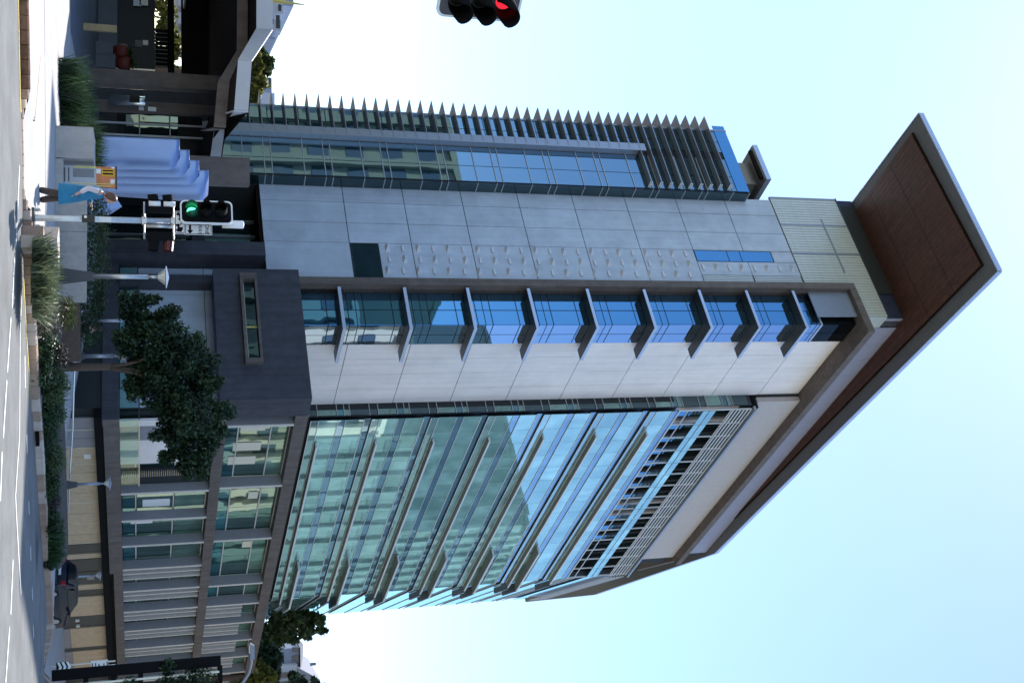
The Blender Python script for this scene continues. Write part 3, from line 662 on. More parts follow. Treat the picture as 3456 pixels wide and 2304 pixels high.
piece('pane', bxo, 'glass_dark', -1.12, -1.08, sB0, -4.6, sZ0, sZ1); piece('pane', bxo, 'glass_dark', -1.12, -1.08, -4.5, sB1, sZ0, sZ1); piece('mullion', bxo, 'info_stripe', -1.15, -1.08, -4.6, -4.5, sZ0, sZ1)
piece('window_sill', bxo, 'stainless', -1.3, -1.2, sB0, sB1, sZ0, sZ0+.05)
pf = MB().box(.6, 62, -9.4, -8.0, 10.72, 11.38).build('podium_facade', 'joint_dark', CH)
def beam(nm, m, z0, z1, a0, a1, b0, b1, L=6.5):
    a = a0
    while a < a1-.1:
        e = min(a+L, a1); piece(nm, pf, m, a+.006, e-.006, b0, b1, z0, z1); a = e
beam('roof_beam', 'concrete_brown', 10.7, 11.41, .61, 62, -9.44, -7.9)
beam('middle_beam', 'concrete_brown', 6.38, 7.0, .5, 62, -9.44, -8.2)
beam('terrace_beam', 'concrete_brown', .56, 1.38, .47, 19.6, -9.44, -7.5)
beam('terrace_beam', 'concrete_brown', .8, 1.38, 19.6, 62, -9.44, -7.5)
for i in range(3): piece('terrace_beam', pf, 'concrete_dark', .46, 1.2, -9.43+3.9*i, -9.43+3.9*i+3.88, .5, 1.36)  # left-facing side of the beam: bluish shade put into the colour
fz = []
def fin_at(a, z0, z1, dep=.62):
    piece('concrete_fin', pf, 'concrete_fin', a-.2, a-.02, -9.40, -9.40+dep, z0, z1); piece('fin_edge', pf, 'fin_edge', a-.2, a, -9.44, -9.402, z0, z1)  # paler strip on the street edge: its light is put into the colour
F1 = [8.9+3.46*k for k in range(15)]
for a in F1:
    fin_at(a, 1.38, 6.38)
    if a > 19:
        for d_ in (.95, 1.75): piece('thin_fin', pf, 'fin_edge', a+d_-.14, a+d_, -9.3, -9.0, 1.38, 6.38)
F2 = [1.65, 8.7, 15.8] + [22.8+3.46*k for k in range(11)]
for a in F2:
    fin_at(a, 7.0, 10.7, .7)
    if a > 25:
        for d_ in (.95, 1.75, 2.5): piece('thin_fin', pf, 'fin_edge', a+d_-.12, a+d_, -9.25, -8.95, 7.0, 9.6)
def glaze(z0, z1, a0, a1, cuts, pitch):
    a = a0
    while a < a1:
        for c0, c1, m in cuts: piece('pane', pf, m, a+.015, a+pitch-.015, -8.64, -8.6, z0+c0, z0+c1, jit=.003)
        a += pitch
    for c0, c1, m in cuts: piece('transom', pf, 'fin_edge', a0, a1, -8.72, -8.66, z0+c1-.01, z0+c1+.06)
glaze(7.0, 10.7, .8, 40, ((.05,.75,'glass_teal'),(.83,2.6,'glass_pod'),(2.68,3.65,'glass_green')), 1.18)
glaze(1.38, 6.38, 6.0, 40, ((.05,.8,'glass_teal'),(.9,3.0,'glass_pod'),(3.1,4.9,'glass_green')), 1.73)
# blinds and lit ceilings as pale boards; the ceiling light is in their colour
for a, z0, z1, m in ((11.0,2.6,4.2,'signal_white'),(13.2,1.9,3.2,'signal_white'),(4.6,7.6,9.2,'cream_wall'),(6.2,7.4,9.0,'cream_wall'),(2.4,7.9,9.3,'cream_wall'),(17.5,9.0,9.6,'cream_wall'),(10.6,8.9,9.5,'cream_wall')):
    piece('blind_or_ceiling', pf, m, a, a+.9, -8.68, -8.65, z0, z1)
beam('louvre_panel', 'core_dark', 1.4, 6.3, 6.9, 8.6, -8.9, -8.7); 
for k in range(40): piece('louvre_slat', pf, 'timber_post' if k % 2 else 'metal_grey', 7.0, 7.6, -8.99, -8.91, 1.45+.12*k, 1.50+.12*k)
# pale wall bays on the terrace
for q, m in (((1.6,6.3,-8.85,-8.7,1.38,6.2),'panel_white'), ((2.2,3.6,-8.90,-8.86,1.4,6.1),'concrete_fin')): MB().box(*q).build('terrace_wall', m, pf)
# glass balustrade of the terrace
for i in range(5): piece('balustrade_pane', pf, 'glass_clear', .65+1.45*i, .65+1.45*i+1.42, -9.38, -9.35, 1.4, 2.35)
for i in range(7): piece('balustrade_pane', pf, 'glass_clear', .62, .65, -9.3+1.5*i, -9.3+1.5*i+1.47, 1.4, 2.35)
piece('balustrade_rail', pf, 'metal_dark', .58, .68, -9.38, 1.2, 2.36, 2.42); piece('balustrade_rail', pf, 'stainless', .62, 7.9, -9.41, -9.33, 2.36, 2.42)
# left-facing ground storeys
lw = MB().box(1.0, 1.15, -8.4, 2.4, -2.5, 9.7).build('lower_wall', 'joint_dark', CH)
for i in range(7):
    b0 = -8.4+1.55*i
    for z0, z1 in ((-2.5,.5),(1.4,6.1),(6.12,9.68)): piece('panel', lw, 'panel_grey', .95, .998, b0+.01, b0+1.54, z0+.01, z1-.01)
MB().box(-.4, .98, 1.3, 2.35, -1, 9.7).build('entry_pier', 'concrete_dark', CH)
MB().box(.2, .96, -.35, .25, 1.38, 9.6).build('entry_pier', 'concrete_dark', CH)
en = MB().box(2.4, 2.5, 2.4, 7.6, -1, 9.7).build('entry_glazing', 'core_dark', CH)
for i in range(4):
    for z0, z1 in ((-.5,2.6),(2.7,5.9),(6.0,9.6)): piece('pane', en, 'glass_dark', 2.34, 2.39, 2.45+1.28*i, 2.45+1.28*i+1.24, z0, z1, jit=.004)
    piece('mullion', en, 'metal_grey', 2.2, 2.33, 2.42+1.28*i, 2.50+1.28*i, -.5, 9.6)
piece('entry_transom', en, 'metal_dark', 1.6, 2.2, 2.4, 7.6, 5.6, 6.3); piece('entry_soffit', en, 'brown_soffit', .12, 2.4, 2.4, 7.6, 9.5, 9.68)
# street level: tiled wall under a black soffit
tw = MB().box(1.3, 62, -8.72, -8.62, -4.2, .5).build('street_wall', 'tile_dark', CH)
MB().box(.5, 62, -9.3, -8.73, .1, .55).build('street_soffit', 'black_matt', CH)
edges = [1.3,2.5,3.4,4.4,5.4,6.2,7.2,8.4,9.6,10.8,12.2,13.5,15.0,16.2]
for i in range(len(edges)-1):
    m = 'tile_grey' if edges[i] < 4.3 else 'tile_beige'
    piece('tile_panel', tw, m, edges[i]+.02, edges[i+1]-.02, -8.78, -8.722, -2.9, .1)
    if i % 2 == 0: piece('tile_strip', tw, 'tile_line', edges[i+1]-.03, edges[i+1]+.03, -8.80, -8.782, -1.9+random.uniform(0,1), .05)
for a0, a1, m in ((16.3,17.6,'tile_dark'),(17.7,18.4,'tile_beige'),(18.5,20.3,'tile_dark'),(20.4,22.3,'tile_dark'),(22.4,23.2,'tile_beige'),(24.4,27.6,'tile_beige'),(29.8,33.4,'tile_beige'),(34.2,38,'tile_beige')):
    lo = a0 > 24
    piece('tile_panel', tw, m, a0, a1, -8.80, -8.722, -2.35 if lo else -3.2, .1)
    if lo: piece('tile_panel', tw, 'tile_grey', a0, a1, -8.80, -8.722, -3.6, -2.37)
    if m == 'tile_beige': piece('tile_strip', tw, 'tile_line', a0+.35*(a1-a0), a0+.35*(a1-a0)+.05, -8.82, -8.802, -1.8, .05)
for a in (23.7, 28.2, 29.2): piece('wall_light', tw, 'lamp_cream', a, a+.25, -8.86, -8.73, -1.9, -1.65)
piece('wall_sign', tw, 'sign_white', 5.1, 5.6, -8.80, -8.785, -.55, -.2); piece('wall_sign', tw, 'tile_grey', 20.9, 21.6, -8.83, -8.805, -.9, -.45)

# ================================================================== ENTRANCE CANOPY (left)
FB = [at(872,-700,47), at(866,-250,46), at(865,100,45.5), at(803,207,41), at(790,372,40), at(728,392,49), at(710,527,52.5)]
c0 = FB[2]
can = thing('entrance_canopy', 'folded grey edged canopy with dark brown soffit over the forecourt', 'canopy', (FB[3].x, FB[3].y, 0))
o3 = Vector((FB[3].x, FB[3].y, 0)); LB = [p-o3 for p in FB]
BK = [Vector((p.x*1.25-4-o3.x*0.25, 78-o3.y, p.z)) for p in LB[:4]] + [Vector((LB[4].x*1.0-3, 78-o3.y, LB[4].z)), Vector((LB[5].x+0.5, 74-o3.y, LB[5].z)), Vector((LB[6].x+1.2, 71-o3.y, LB[6].z))]
b = MB(); n = len(LB)
for dz in (0.02, 0.50):
    b.v += [(p.x, p.y, p.z+dz) for p in LB] + [(p.x, p.y, p.z+dz) for p in BK]
for i in range(n-1):
    b.f.append((i, i+n, i+1+n, i+1)); b.f.append((2*n+i, 2*n+i+1, 2*n+i+1+n, 2*n+i+n))
    b.f.append((n+i, 3*n+i, 3*n+i+1, n+i+1))
b.f.append((n-1, 2*n-1, 4*n-1, 3*n-1)); b.f.append((0, 2*n, 3*n, n))
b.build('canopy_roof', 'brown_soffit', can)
tk = [.62,.62,.62,.47,.47,.42,.45]
for i in range(n-1):
    p, q = LB[i], LB[i+1]; d = (q-p).normalized(); nn = Vector((d.y, -d.x, 0)).normalized()*.05
    b = MB(); b.add([p-nn*.2, q-nn*.2, q+nn, p+nn]+[v+Vector((0,0,tk[i] if j in (0,3) else tk[i+1])) for j, v in enumerate((p-nn*.2, q-nn*.2, q+nn, p+nn))],
          [(0,1,2,3),(7,6,5,4),(3,2,6,7),(1,0,4,5),(0,3,7,4),(2,1,5,6)])
    b.build('fascia_panel', 'canopy_fascia', can)
    # inner down-stand of the folded soffit
    off2 = Vector((0, 3.4, -.02)); b = MB(); w2 = Vector((0,.25,0)); z2 = Vector((0,0,-.42))
    if i < 5:
        P = [p+off2, q+off2, q+off2+w2, p+off2+w2]; b.add(P+[v+z2 for v in P], [(0,1,2,3),(7,6,5,4),(0,4,5,1),(1,5,6,2),(2,6,7,3),(3,7,4,0)]); b.build('soffit_fold', 'concrete_brown', can)
# columns and the wall behind
def wbox(name, m, parent, x0, x1, y0, y1, z0, z1): return MB().box(x0-o3.x, x1-o3.x, y0-o3.y, y1-o3.y, z0, z1).build(name, m, parent)
cb = at(294,228,58); cbr = at(294,285,58)
wbox('column', 'concrete_brown', can, cb.x, cbr.x-.1, 58, 59.0, KH, 6.6)
p1 = at(380,298,64); p2 = at(380,335,64); wbox('column', 'concrete_dark', can, p1.x, p2.x, 64, 64.7, KH, 6.6)
p1 = at(380,337,62); p2 = at(380,372,62); wbox('column', 'concrete_brown', can, p1.x, p2.x, 62, 62.6, KH, 6.6)
MB().lathe([(.26,0),(.26,1.75),(.24,1.8)], 14, (p1.x-o3.x+.1, 61.5-o3.y, 1.0)).build('steel_drum', 'stainless', can, smooth=True)
wbox('door_reader', 'black_gloss', can, p1.x-.1, p1.x+.25, 61.1, 61.2, 2.0, 2.5)
wbox('notice', 'sign_white', can, p1.x+.28, p1.x+.48, 61.88, 61.9, 2.45, 2.7); wbox('notice', 'sign_white', can, p1.x+.28, p1.x+.50, 61.88, 61.9, 2.9, 3.3)
# dark pier of brown concrete by the sculpture
q1 = at(700,527,50.5); q2 = at(700,620,50.5)
zt = at(843,600,50.5).z
wbox('concrete_pier', 'concrete_brown', can, q1.x, q2.x, 50.5, 51.3, KH, zt)
# dark glossy wall at the back of the forecourt, open strip and louvres above
gwl = thing('forecourt_wall', 'dark glossy wall at the back of the forecourt with white notices', 'wall', (-22, 76, gz(-22,76)))
def gbox(name, m, x0, x1, y0, y1, z0, z1): return MB().box(x0+22, x1+22, y0-76, y1-76, z0-gwl.location.z, z1-gwl.location.z).build(name, m, gwl)
xl = at(450,-250,76).x; xr = at(450,232,76).x
z0 = at(402,100,76).z; z1 = at(525,100,76).z
gbox('wall_panel', 'navy_wall', xl, xl+(xr-xl)*.58-.02, 76, 76.3, z0-.1, z1); gbox('wall_panel', 'navy_wall', xl+(xr-xl)*.58, xr, 75.9, 76.3, z0-.1, z1-.05)
gbox('plinth', 'paving_shaded', xl, xr, 75.6, 76.4, KH, z0-.1)
for hh, uu, m, wd, ht in ((485,10,'sign_white',.35,.5),(463,10,'metal_grey',.42,.45),(491,145,'sign_white',.3,.32),(468,148,'metal_dark',.42,.4)):
    p = at(hh, uu, 75.85); gbox('notice', m, p.x-wd/2, p.x+wd/2, 75.8, 75.88, p.z-ht/2, p.z+ht/2)
zr0, zr1 = at(530,150,76).z, at(566,150,76).z
for k in range(9):
    p = at(545, 105+14*k, 76); gbox('louvre_post', 'black_matt', p.x-.1, p.x+.1, 76, 76.2, zr0-.1, zr1+.1)
gbox('bulkhead', 'brown_soffit', xl-6, at(600,470,77).x, 77, 77.4, at(612,100,77).z, 7.5)  # added dark board, closes the bright gap behind the canopy
gbox('top_rail', 'black_matt', xl, xr+3, 76, 76.3, zr1, zr1+.4); gbox('roof_strip', 'metal_grey', xl, xr-4, 70, 76, at(625,20,73).z, at(625,20,73).z+.1)
# lobby glazing further right under the canopy
lob = thing('lobby_glazing', 'dark lobby windows in grey frames under the canopy', 'window', tuple(at(400,445,66)*1))
lo = lob.location; 
for i in range(3):
    for hz in ((425,468),(472,570),(575,600)):
        p, q = at(hz[0], 378+40*i, 66), at(hz[1], 378+40*i+37, 66)
        MB().box(p.x-lo.x, q.x-lo.x, 66-lo.y, 66.06-lo.y, p.z-lo.z, q.z-lo.z).build('pane', 'glass_dark', lob)
    p = at(420, 376+40*i, 66); MB().box(p.x-lo.x-.05, p.x-lo.x+.05, 65.9-lo.y, 66.1-lo.y, 0-lo.z, 6-lo.z).build('mullion', 'metal_grey', lob)
p, q = at(470,372,66), at(473,500,66); MB().box(p.x-lo.x, q.x-lo.x, 65.9-lo.y, 66.1-lo.y, p.z-lo.z, q.z-lo.z).build('transom', 'metal_grey', lob)
p, q = at(572,372,66), at(576,500,66); MB().box(p.x-lo.x, q.x-lo.x, 65.9-lo.y, 66.1-lo.y, p.z-lo.z, q.z-lo.z).build('transom', 'metal_grey', lob)
p, q = at(395,372,66.3), at(620,520,66.3); MB().box(p.x-lo.x, q.x-lo.x, 66.3-lo.y, 66.5-lo.y, p.z-lo.z, q.z-lo.z+1).build('room_dark', 'core_dark', lob)

# ================================================================== SCULPTURE: nested curved sheets of blue-grey metal
sp = at(330, 560, 42); sp.z = gz(sp.x, sp.y)+KH
sc = thing('sculpture', 'tall blue grey metal sculpture of four nested curled sheets', 'sculpture', tuple(sp))
def shell(k):
    base_h = at(332, 470+26*k, 42-.2*k); tx0 = at(500, 469+27*k, 42-.25*k).x-sp.x; tx1 = at(500, 604+18*k, 42-.25*k).x-sp.x; topz = at(606+35*k, 560, 42-.25*k).z-sp.z
    b = MB(); nt, npn = 26, 22; zb = -0.02
    for i in range(nt+1):
        t = i/nt; z = zb + (topz-zb)*t
        rc = 1.0 if t < .9 else math.sqrt(max(0.0, 1-((t-.9)/.1)**2))*.25+.75
        x0 = tx0 + .02*(1-t); x1 = tx0 + (tx1-tx0)*(0.86+.14*t)*rc
        for j in range(npn+1):
            s_ = j/npn; x = x0+(x1-x0)*math.sin(s_*math.pi*.5)**.9 if s_ < 1 else x1
            y = .35*k*0 - .25 + .95*(1-math.cos(s_*math.pi*.62))*(0.5+.5*t) + .22*k
            if s_ > .8: x -= (s_-.8)*1.3*(0.35+.65*t)
            b.v.append((x, y, z))
    W_ = npn+1
    for i in range(nt):
        for j in range(npn): b.f.append((i*W_+j, i*W_+j+1, (i+1)*W_+j+1, (i+1)*W_+j))
    o = b.build('curled_sheet', 'sculpture_blue', sc, smooth=True)
    so_ = o.modifiers.new('t', 'SOLIDIFY'); so_.thickness = 0.05; so_.offset = 0
for k in range(4): shell(k)
MB().lathe([(.5,0),(.46,.35),(.2,.5)], 18, (-.55,-.1,0)).build('foot', 'sculpture_blue', sc, smooth=True)
# small faceted piece on the right of it
p = at(365, 690, 41); p.z = gz(p.x,p.y)+KH
f2 = MB().add([(-.5,0,0),(.5,0,0),(.3,.4,0),(-.3,.4,0),(-.35,0,1.35),(.05,.1,1.62),(.36,0,1.2),(.0,.35,1.3)], [(0,1,6,5,4),(1,2,7,6),(2,3,7),(3,0,4,7),(4,5,7),(5,6,7)]).build('faceted_block','sculpture_blue',None,tuple(p))
tag(f2, 'small faceted blue grey metal block right of the curled sculpture', 'sculpture')

# ================================================================== PLANTERS, WALLS, STEPS, RAIL
def gpos(h, u, dz=0): return ground(h, u, KH+dz)
def wallrun(name, label, pts, th, ht, m, cat='wall', blk=1.2, group=None):
    P = [gpos(h, u) for h, u in pts]; t = thing(name, label, cat, tuple(P[0]), group=group); O_ = P[0]
    for i in range(len(P)-1):
        L = (P[i+1]-P[i]).length; n = max(1, round(L/blk)); d = (P[i+1]-P[i]).normalized(); nn = Vector((-d.y, d.x, 0)).normalized()*th
        for k in range(n):
            s0 = P[i].lerp(P[i+1], k/n)+d*.006-O_; s1 = P[i].lerp(P[i+1], (k+1)/n)-d*.006-O_; j = random.uniform(-.006,.006)
            b = MB(); q = [s0, s1, s1+nn, s0+nn]; z0 = Vector((0,0,-.3)); z1 = Vector((0,0,ht+j))
            b.add([v+z0 for v in q]+[v+z1 for v in q], [(3,2,1,0),(4,5,6,7),(0,1,5,4),(1,2,6,5),(2,3,7,6),(3,0,4,7)]); b.build('wall_block', m, t)
    return t
wallrun('planter_wall', 'long low concrete planter wall in front of the clipped hedge', [(187,660),(187,780),(188,930),(186,1010)], .35, .78, 'planter', blk=1.3)
wallrun('plinth', 'low concrete plinth under the orange topped street stand', [(186,534),(186,658)], .9, .2, 'planter', blk=1.3)
wallrun('planter_wall', 'tall concrete planter end block beside the curled sculpture', [(186,423),(186,532)], 1.6, .95, 'planter', blk=1.0)
wallrun('garden_wall', 'dark sandstone garden wall at the kerb behind the traffic pole', [(106,760),(105,832)], .3, .22, 'sandstone', blk=.5)
wallrun('garden_wall', 'short pale sandstone return wall beside the stone steps', [(101,835),(112,862)], .25, .26, 'sandstone_pale', blk=.6)
st = thing('stone_steps', 'flight of pale sandstone steps beside the flowering grasses', 'steps', tuple(gpos(140,790)))
for k in range(7):
    p = gpos(146+8.2*k, 765+19*k)-st.location; q = gpos(138+8.2*k, 800+19*k)-st.location; z = .34-.045*k
    b = MB(); d = (q-p).normalized(); nn = Vector((-d.y, d.x, 0))*.75
    v = [p, q, q+nn, p+nn]; b.add([x+Vector((0,0,-.2)) for x in v]+[x+Vector((0,0,z)) for x in v], [(3,2,1,0),(4,5,6,7),(0,1,5,4),(1,2,6,5),(2,3,7,6),(3,0,4,7)])
    b.build('step', 'sandstone_pale', st)
# garden bed along the kerb
rows = []
for d, dz in ((.25,.01),(.7,.10),(1.6,.2),(3.0,.28),(4.5,.25),(6,.1),(6.6,-.02)):
    rows.append([(p.x, p.y+d+ (u-1000)*.002, gz(p.x, p.y+d)+KH+dz) for p, u in KL if 835 < u < 1990])
sheet('garden_bed', rows, 'soil')
# handrail
hp = [(262,866,33.5),(258,905,34),(258,1000,36),(257,1120,38.5),(249,1300,43),(245,1450,48),(238,1560,52),(231,1728,57)]
P = [at(*q) for q in hp]; hr = thing('handrail', 'long stainless handrail along the ramp behind the garden bed', 'handrail', (P[0].x, P[0].y, gz(P[0].x,P[0].y)+KH)); O_ = hr.location.copy()
MB().tube([p-O_ for p in P], .035, 8).build('rail', 'stainless', hr, smooth=True)
MB().tube([p-O_-Vector((0,0,.28)) for p in P[2:7]], .022, 8).build('lower_rail', 'galv', hr, smooth=True)
for i in range(len(P)-1):
    n = 2 if i > 1 else 1
    for k in range(n):
        q = P[i].lerp(P[i+1], k/n)-O_; MB().tube([q, (q.x, q.y, gz(q.x+O_.x, q.y+O_.y)+KH-O_.z)], .025, 6).build('rail_post', 'galv', hr)
q = P[-1]-O_; MB().tube([q, (q.x, q.y, gz(P[-1].x, P[-1].y)+KH-O_.z)], .03, 6).build('rail_post', 'galv', hr)
# timber post and pots on the forecourt
p = gpos(281, 91); b = MB().box(-.14,.14,-.1,.1,0,1.35); tag(b.build('timber_post','timber_post',None,tuple(p)), 'square timber post standing alone on the shaded forecourt', 'post')
for (h, u, lab) in ((383,172,'red brown plant pot nearer the left on the forecourt'),(391,212,'red brown plant pot nearest the concrete column')):
    p = at(h, u, 70); p.z = gz(p.x,p.y)+KH; base = at(h,u,70)
    t = thing('plant_pot', lab, 'plant pot', (p.x, p.y, p.z), group='forecourt pots')
    MB().lathe([(.26,0),(.42,.35),(.44,.62),(.38,.78),(.34,.8)], 16, (0,0,base.z-p.z-.02)).build('pot', 'terracotta', t, smooth=True)
    MB().box(-.4,.4,-.4,.4,0,max(.05, base.z-p.z-.02)).build('pot_stand', 'paving_shaded', t)
    fo = link('foliage', blade_mesh('foliage', 60, .55, .03, .9, 'leaf_mid', seed=int(u)), t, (0,0,base.z-p.z+.75))

# ================================================================== TRAFFIC SIGNALS
def lantern(parent, loc, rz, lit, scale=1.0, sheet_m='black_matt', visor_glow=False, vl=.30):
    """backboard with rim, three visors and lenses; faces -Y before turning"""
    H, Wd = 1.08*scale, .55*scale; r = .09*scale
    def rrect(hw, hh, r_):
        pts = []
        for cx_, cz_, a0 in ((hw-r_,hh-r_,0),(-hw+r_,hh-r_,90),(-hw+r_,-hh+r_,180),(hw-r_,-hh+r_,270)):
            for k in range(6): a = rad(a0+18*k); pts.append((cx_+r_*math.cos(a), cz_+r_*math.sin(a)))
        return pts
    P = rrect(Wd/2-.03*scale, H/2-.03*scale, r); n = len(P); b = MB()
    b.add([(x, -.012, z) for x, z in P]+[(x, .012, z) for x, z in P], [tuple(range(n-1,-1,-1)), tuple(range(n,2*n))]+[(i,(i+1)%n,(i+1)%n+n,i+n) for i in range(n)])
    bd = b.build('backboard', sheet_m, parent, loc); bd.rotation_euler = (0,0,rz)
    Q = rrect(Wd/2, H/2, r*1.15); b = MB()
    b.v = [(x,-.02,z) for x, z in Q]+[(x,-.02,z) for x, z in P]+[(x,.02,z) for x, z in Q]+[(x,.02,z) for x, z in P]
    for i in range(n):
        j = (i+1)%n; b.f += [(i,j,j+n,i+n),(i+2*n,i+3*n,j+3*n,j+2*n),(i,i+2*n,j+2*n,j),(i+n,j+n,j+3*n,i+3*n)]
    b.build('rim', 'signal_white', bd)
    MB().box(-.15*scale,.15*scale,.014,.2*scale,-.46*scale,.46*scale).build('housing', 'black_gloss', bd)
    for k, zc in enumerate((-.30*scale, 0, .30*scale)):
        col = ('green','amber','red')[k]; on = lit == col
        lm = {'green':'green_lens','red':'red_lens'}[col] if on else 'dead_lens'
        R = .105*scale; b = MB(); o0 = 0; m_ = 18
        b.v = [(0,-.04*scale,zc)]+[(R*math.cos(2*math.pi*i/m_), -.02*scale, zc+R*math.sin(2*math.pi*i/m_)) for i in range(m_)]
        b.f = [(0, 1+(i+1)%m_, 1+i) for i in range(m_)]; b.build('lens', lm, bd, smooth=True)
        V_ = MB(); m2 = 20; R2 = .125*scale
        for i in range(m2+1):
            a = rad(-60)+ (rad(300))*i/m2; dep = (vl if math.sin(a) > -.2 else vl*(1+.9*(math.sin(a)+.2)))*scale
            V_.v += [(R2*math.cos(a), -.014, zc+R2*math.sin(a)), (R2*math.cos(a), -.014-dep, zc+R2*math.sin(a)-.03*scale)]
        for i in range(m2): V_.f.append((2*i, 2*i+1, 2*i+3, 2*i+2))
        vo = V_.build('visor', 'visor_green_glow' if (on and visor_glow) else ('black_matt' if col != 'red' or not on else 'visor_red_glow' if visor_glow else 'black_matt'), bd, smooth=True)
        md = vo.modifiers.new('t','SOLIDIFY'); md.thickness = .008
    return bd

D0 = 26.0; pb = ground(112, 735, KH); D0 = pb.y
ts = thing('traffic_signal', 'traffic light on a grey pole showing green with white bordered backboard', 'traffic light', tuple(pb))
def rel(h, u, D=None): return at(h, u, D or D0) - pb
topz = rel(776, 742).z
MB().lathe([(.075,.02),(.07,.05),(.062,.3),(.06,topz)], 14).build('pole', 'galv', ts, smooth=True)
MB().lathe([(.085,0),(.085,rel(817,745).z-topz+.16),(.07,rel(817,745).z-topz+.19),(.03,rel(817,745).z-topz+.2)], 14, (.035,0,topz-.16)).build('pole_cap', 'signal_white', ts, smooth=True)
MB().box(-.2,.2,-.16,.16,-.02,.03).build('base_plate', 'metal_dark', ts)
for sx in (-.17,.17):
    for sy in (-.12,.12): MB().lathe([(.025,.03),(.025,.12),(.012,.14)], 8, (sx,sy,0)).build('anchor_bolt','galv',ts)
cx_ = rel(695, 721)
lantern(ts, (cx_.x, -.22, cx_.z), rad(-22), 'green', scale=1.0, visor_glow=True)
MB().tube([(0,0,cx_.z+.3),(cx_.x,-.16,cx_.z+.3)], .025, 8).tube([(0,0,cx_.z-.35),(cx_.x,-.16,cx_.z-.35)], .025, 8).build('lantern_bracket', 'galv', ts)
# side lanterns for the other approaches
zl0, zl1 = rel(492,700).z, rel(582,700).z
for sx, nm in ((-.27, 'left'), (.33, 'right')):
    hb = MB().box(sx-.09, sx+.09, -.02, .16, zl0+.02, zl1-.02).build('side_lantern', 'black_matt', ts)
    for k in range(2):
        zc = zl0+.16+.3*k; s_ = -1 if sx < 0 else 1
        MB().tube([(sx+s_*.09,.07,zc),(sx+s_*.30,.05,zc-.02)], [.115,.11], 12, caps=False).build('visor', 'visor_red_glow' if (k == 1 and sx > 0) else 'black_matt', hb)
    MB().box(sx-.1, sx+.1, -.04, -.022, zl0+.04, zl1-.04).build('lantern_door', 'black_matt', hb)
for u0, zz in ((682,0.06),(682,.36)):
    MB().tube([(-.36,-.03,zl0+zz),(-.36,-.03,zl0+zz+.24)], .055, 10).build('hinge_cover', 'signal_white', ts, smooth=True)
for z in (zl0-.03, zl1+.02): MB().tube([(-.40,.03,z),(.38,.03,z)], .02, 8).build('cross_arm', 'galv', ts); MB().lathe([(.085,-.05),(.085,.05)], 12, (0,0,z)).build('clamp','galv',ts)
MB().tube([(.12,-.05,zl0),(.12,-.05,zl1)], .035, 8).build('riser', 'galv', ts, smooth=True)
# push button box
z_ = rel(300,735).z; MB().box(-.075,.075,-.15,-.05,z_-.13,z_+.12).build('push_button_box','black_gloss',ts); MB().lathe([(.03,0),(.03,.03)],12).build('button','stainless',ts,(-.03,-.18,z_-.06)).rotation_euler=(rad(-90),0,0)
MB().box(-.045,.045,-.075,-.06,rel(338,735).z-.02,rel(338,735).z+.22).build('sticker','sign_white',ts)
# signs hung on the pole
def sign_plate(parent, name, cx, cz, wd, ht, y=-.1, rim='black_matt'):
    p = MB().box(cx-wd/2, cx+wd/2, y, y+.008, cz-ht/2, cz+ht/2).build(name, 'sign_white', parent)
    t_ = .012
    for q in ((cx-wd/2+.015,cx+wd/2-.015,cz+ht/2-.015-t_,cz+ht/2-.015),(cx-wd/2+.015,cx+wd/2-.015,cz-ht/2+.015,cz-ht/2+.015+t_),(cx-wd/2+.015,cx-wd/2+.015+t_,cz-ht/2+.03,cz+ht/2-.03),(cx+wd/2-.015-t_,cx+wd/2-.015,cz-ht/2+.03,cz+ht/2-.03)):
        MB().box(q[0],q[1],y-.003,y-.0005,q[2],q[3]).build('sign_border', rim, p)
    return p
c = rel(668.5,775.5); wd = (rel(668,794)-rel(668,757)).x; ht = rel(715,775).z-rel(622,775).z
s1 = sign_plate(ts, 'one_way_sign', c.x, c.z, wd, ht)
for tx, dz, sz in (('ONE', .31, .115), ('WAY', .06, .115)):
    link('lettering', text_mesh(tx, sz, 'black_matt', .002, sx=.85), s1, (c.x, -.106, c.z+dz*ht))
zc = c.z-.30*ht; MB().add([(c.x-.085,-.104,zc+.022),(c.x+.02,-.104,zc+.022),(c.x+.02,-.104,zc+.065),(c.x+.10,-.104,zc),(c.x+.02,-.104,zc-.065),(c.x+.02,-.104,zc-.022),(c.x-.085,-.104,zc-.022)], [(0,1,5,6),(1,2,3,4,5)]).build('arrow','black_matt',s1)
c2 = rel(606.5,752); wd2 = (rel(606,790)-rel(606,714)).x; ht2 = rel(625,750).z-rel(588,750).z
s2 = sign_plate(ts, 'tow_away_sign', c2.x, c2.z, wd2, ht2, y=-.085)
def flat(poly, par, nm='pictogram'):
    MB().add([(c2.x+x, -.091, c2.z+z) for x, z in poly], [tuple(range(len(poly)))]).build(nm,'black_matt',par)
flat([(.03,-.05),(.20,-.05),(.20,.03),(.14,.06),(.10,.06),(.10,-.01),(.03,-.01)], s2); flat([(.06,-.01),(.08,-.01),(-.02,.08),(-.035,.07)], s2)
flat([(-.20,-.05),(-.04,.02),(-.045,.05),(-.09,.075),(-.14,.055),(-.21,-.02)], s2)
for x, z in ((.06,-.06),(.165,-.06),(-.17,-.05),(-.07,-.005)): flat([(x+.024*math.cos(rad(40*k)), z+.024*math.sin(rad(40*k))) for k in range(9)], s2)

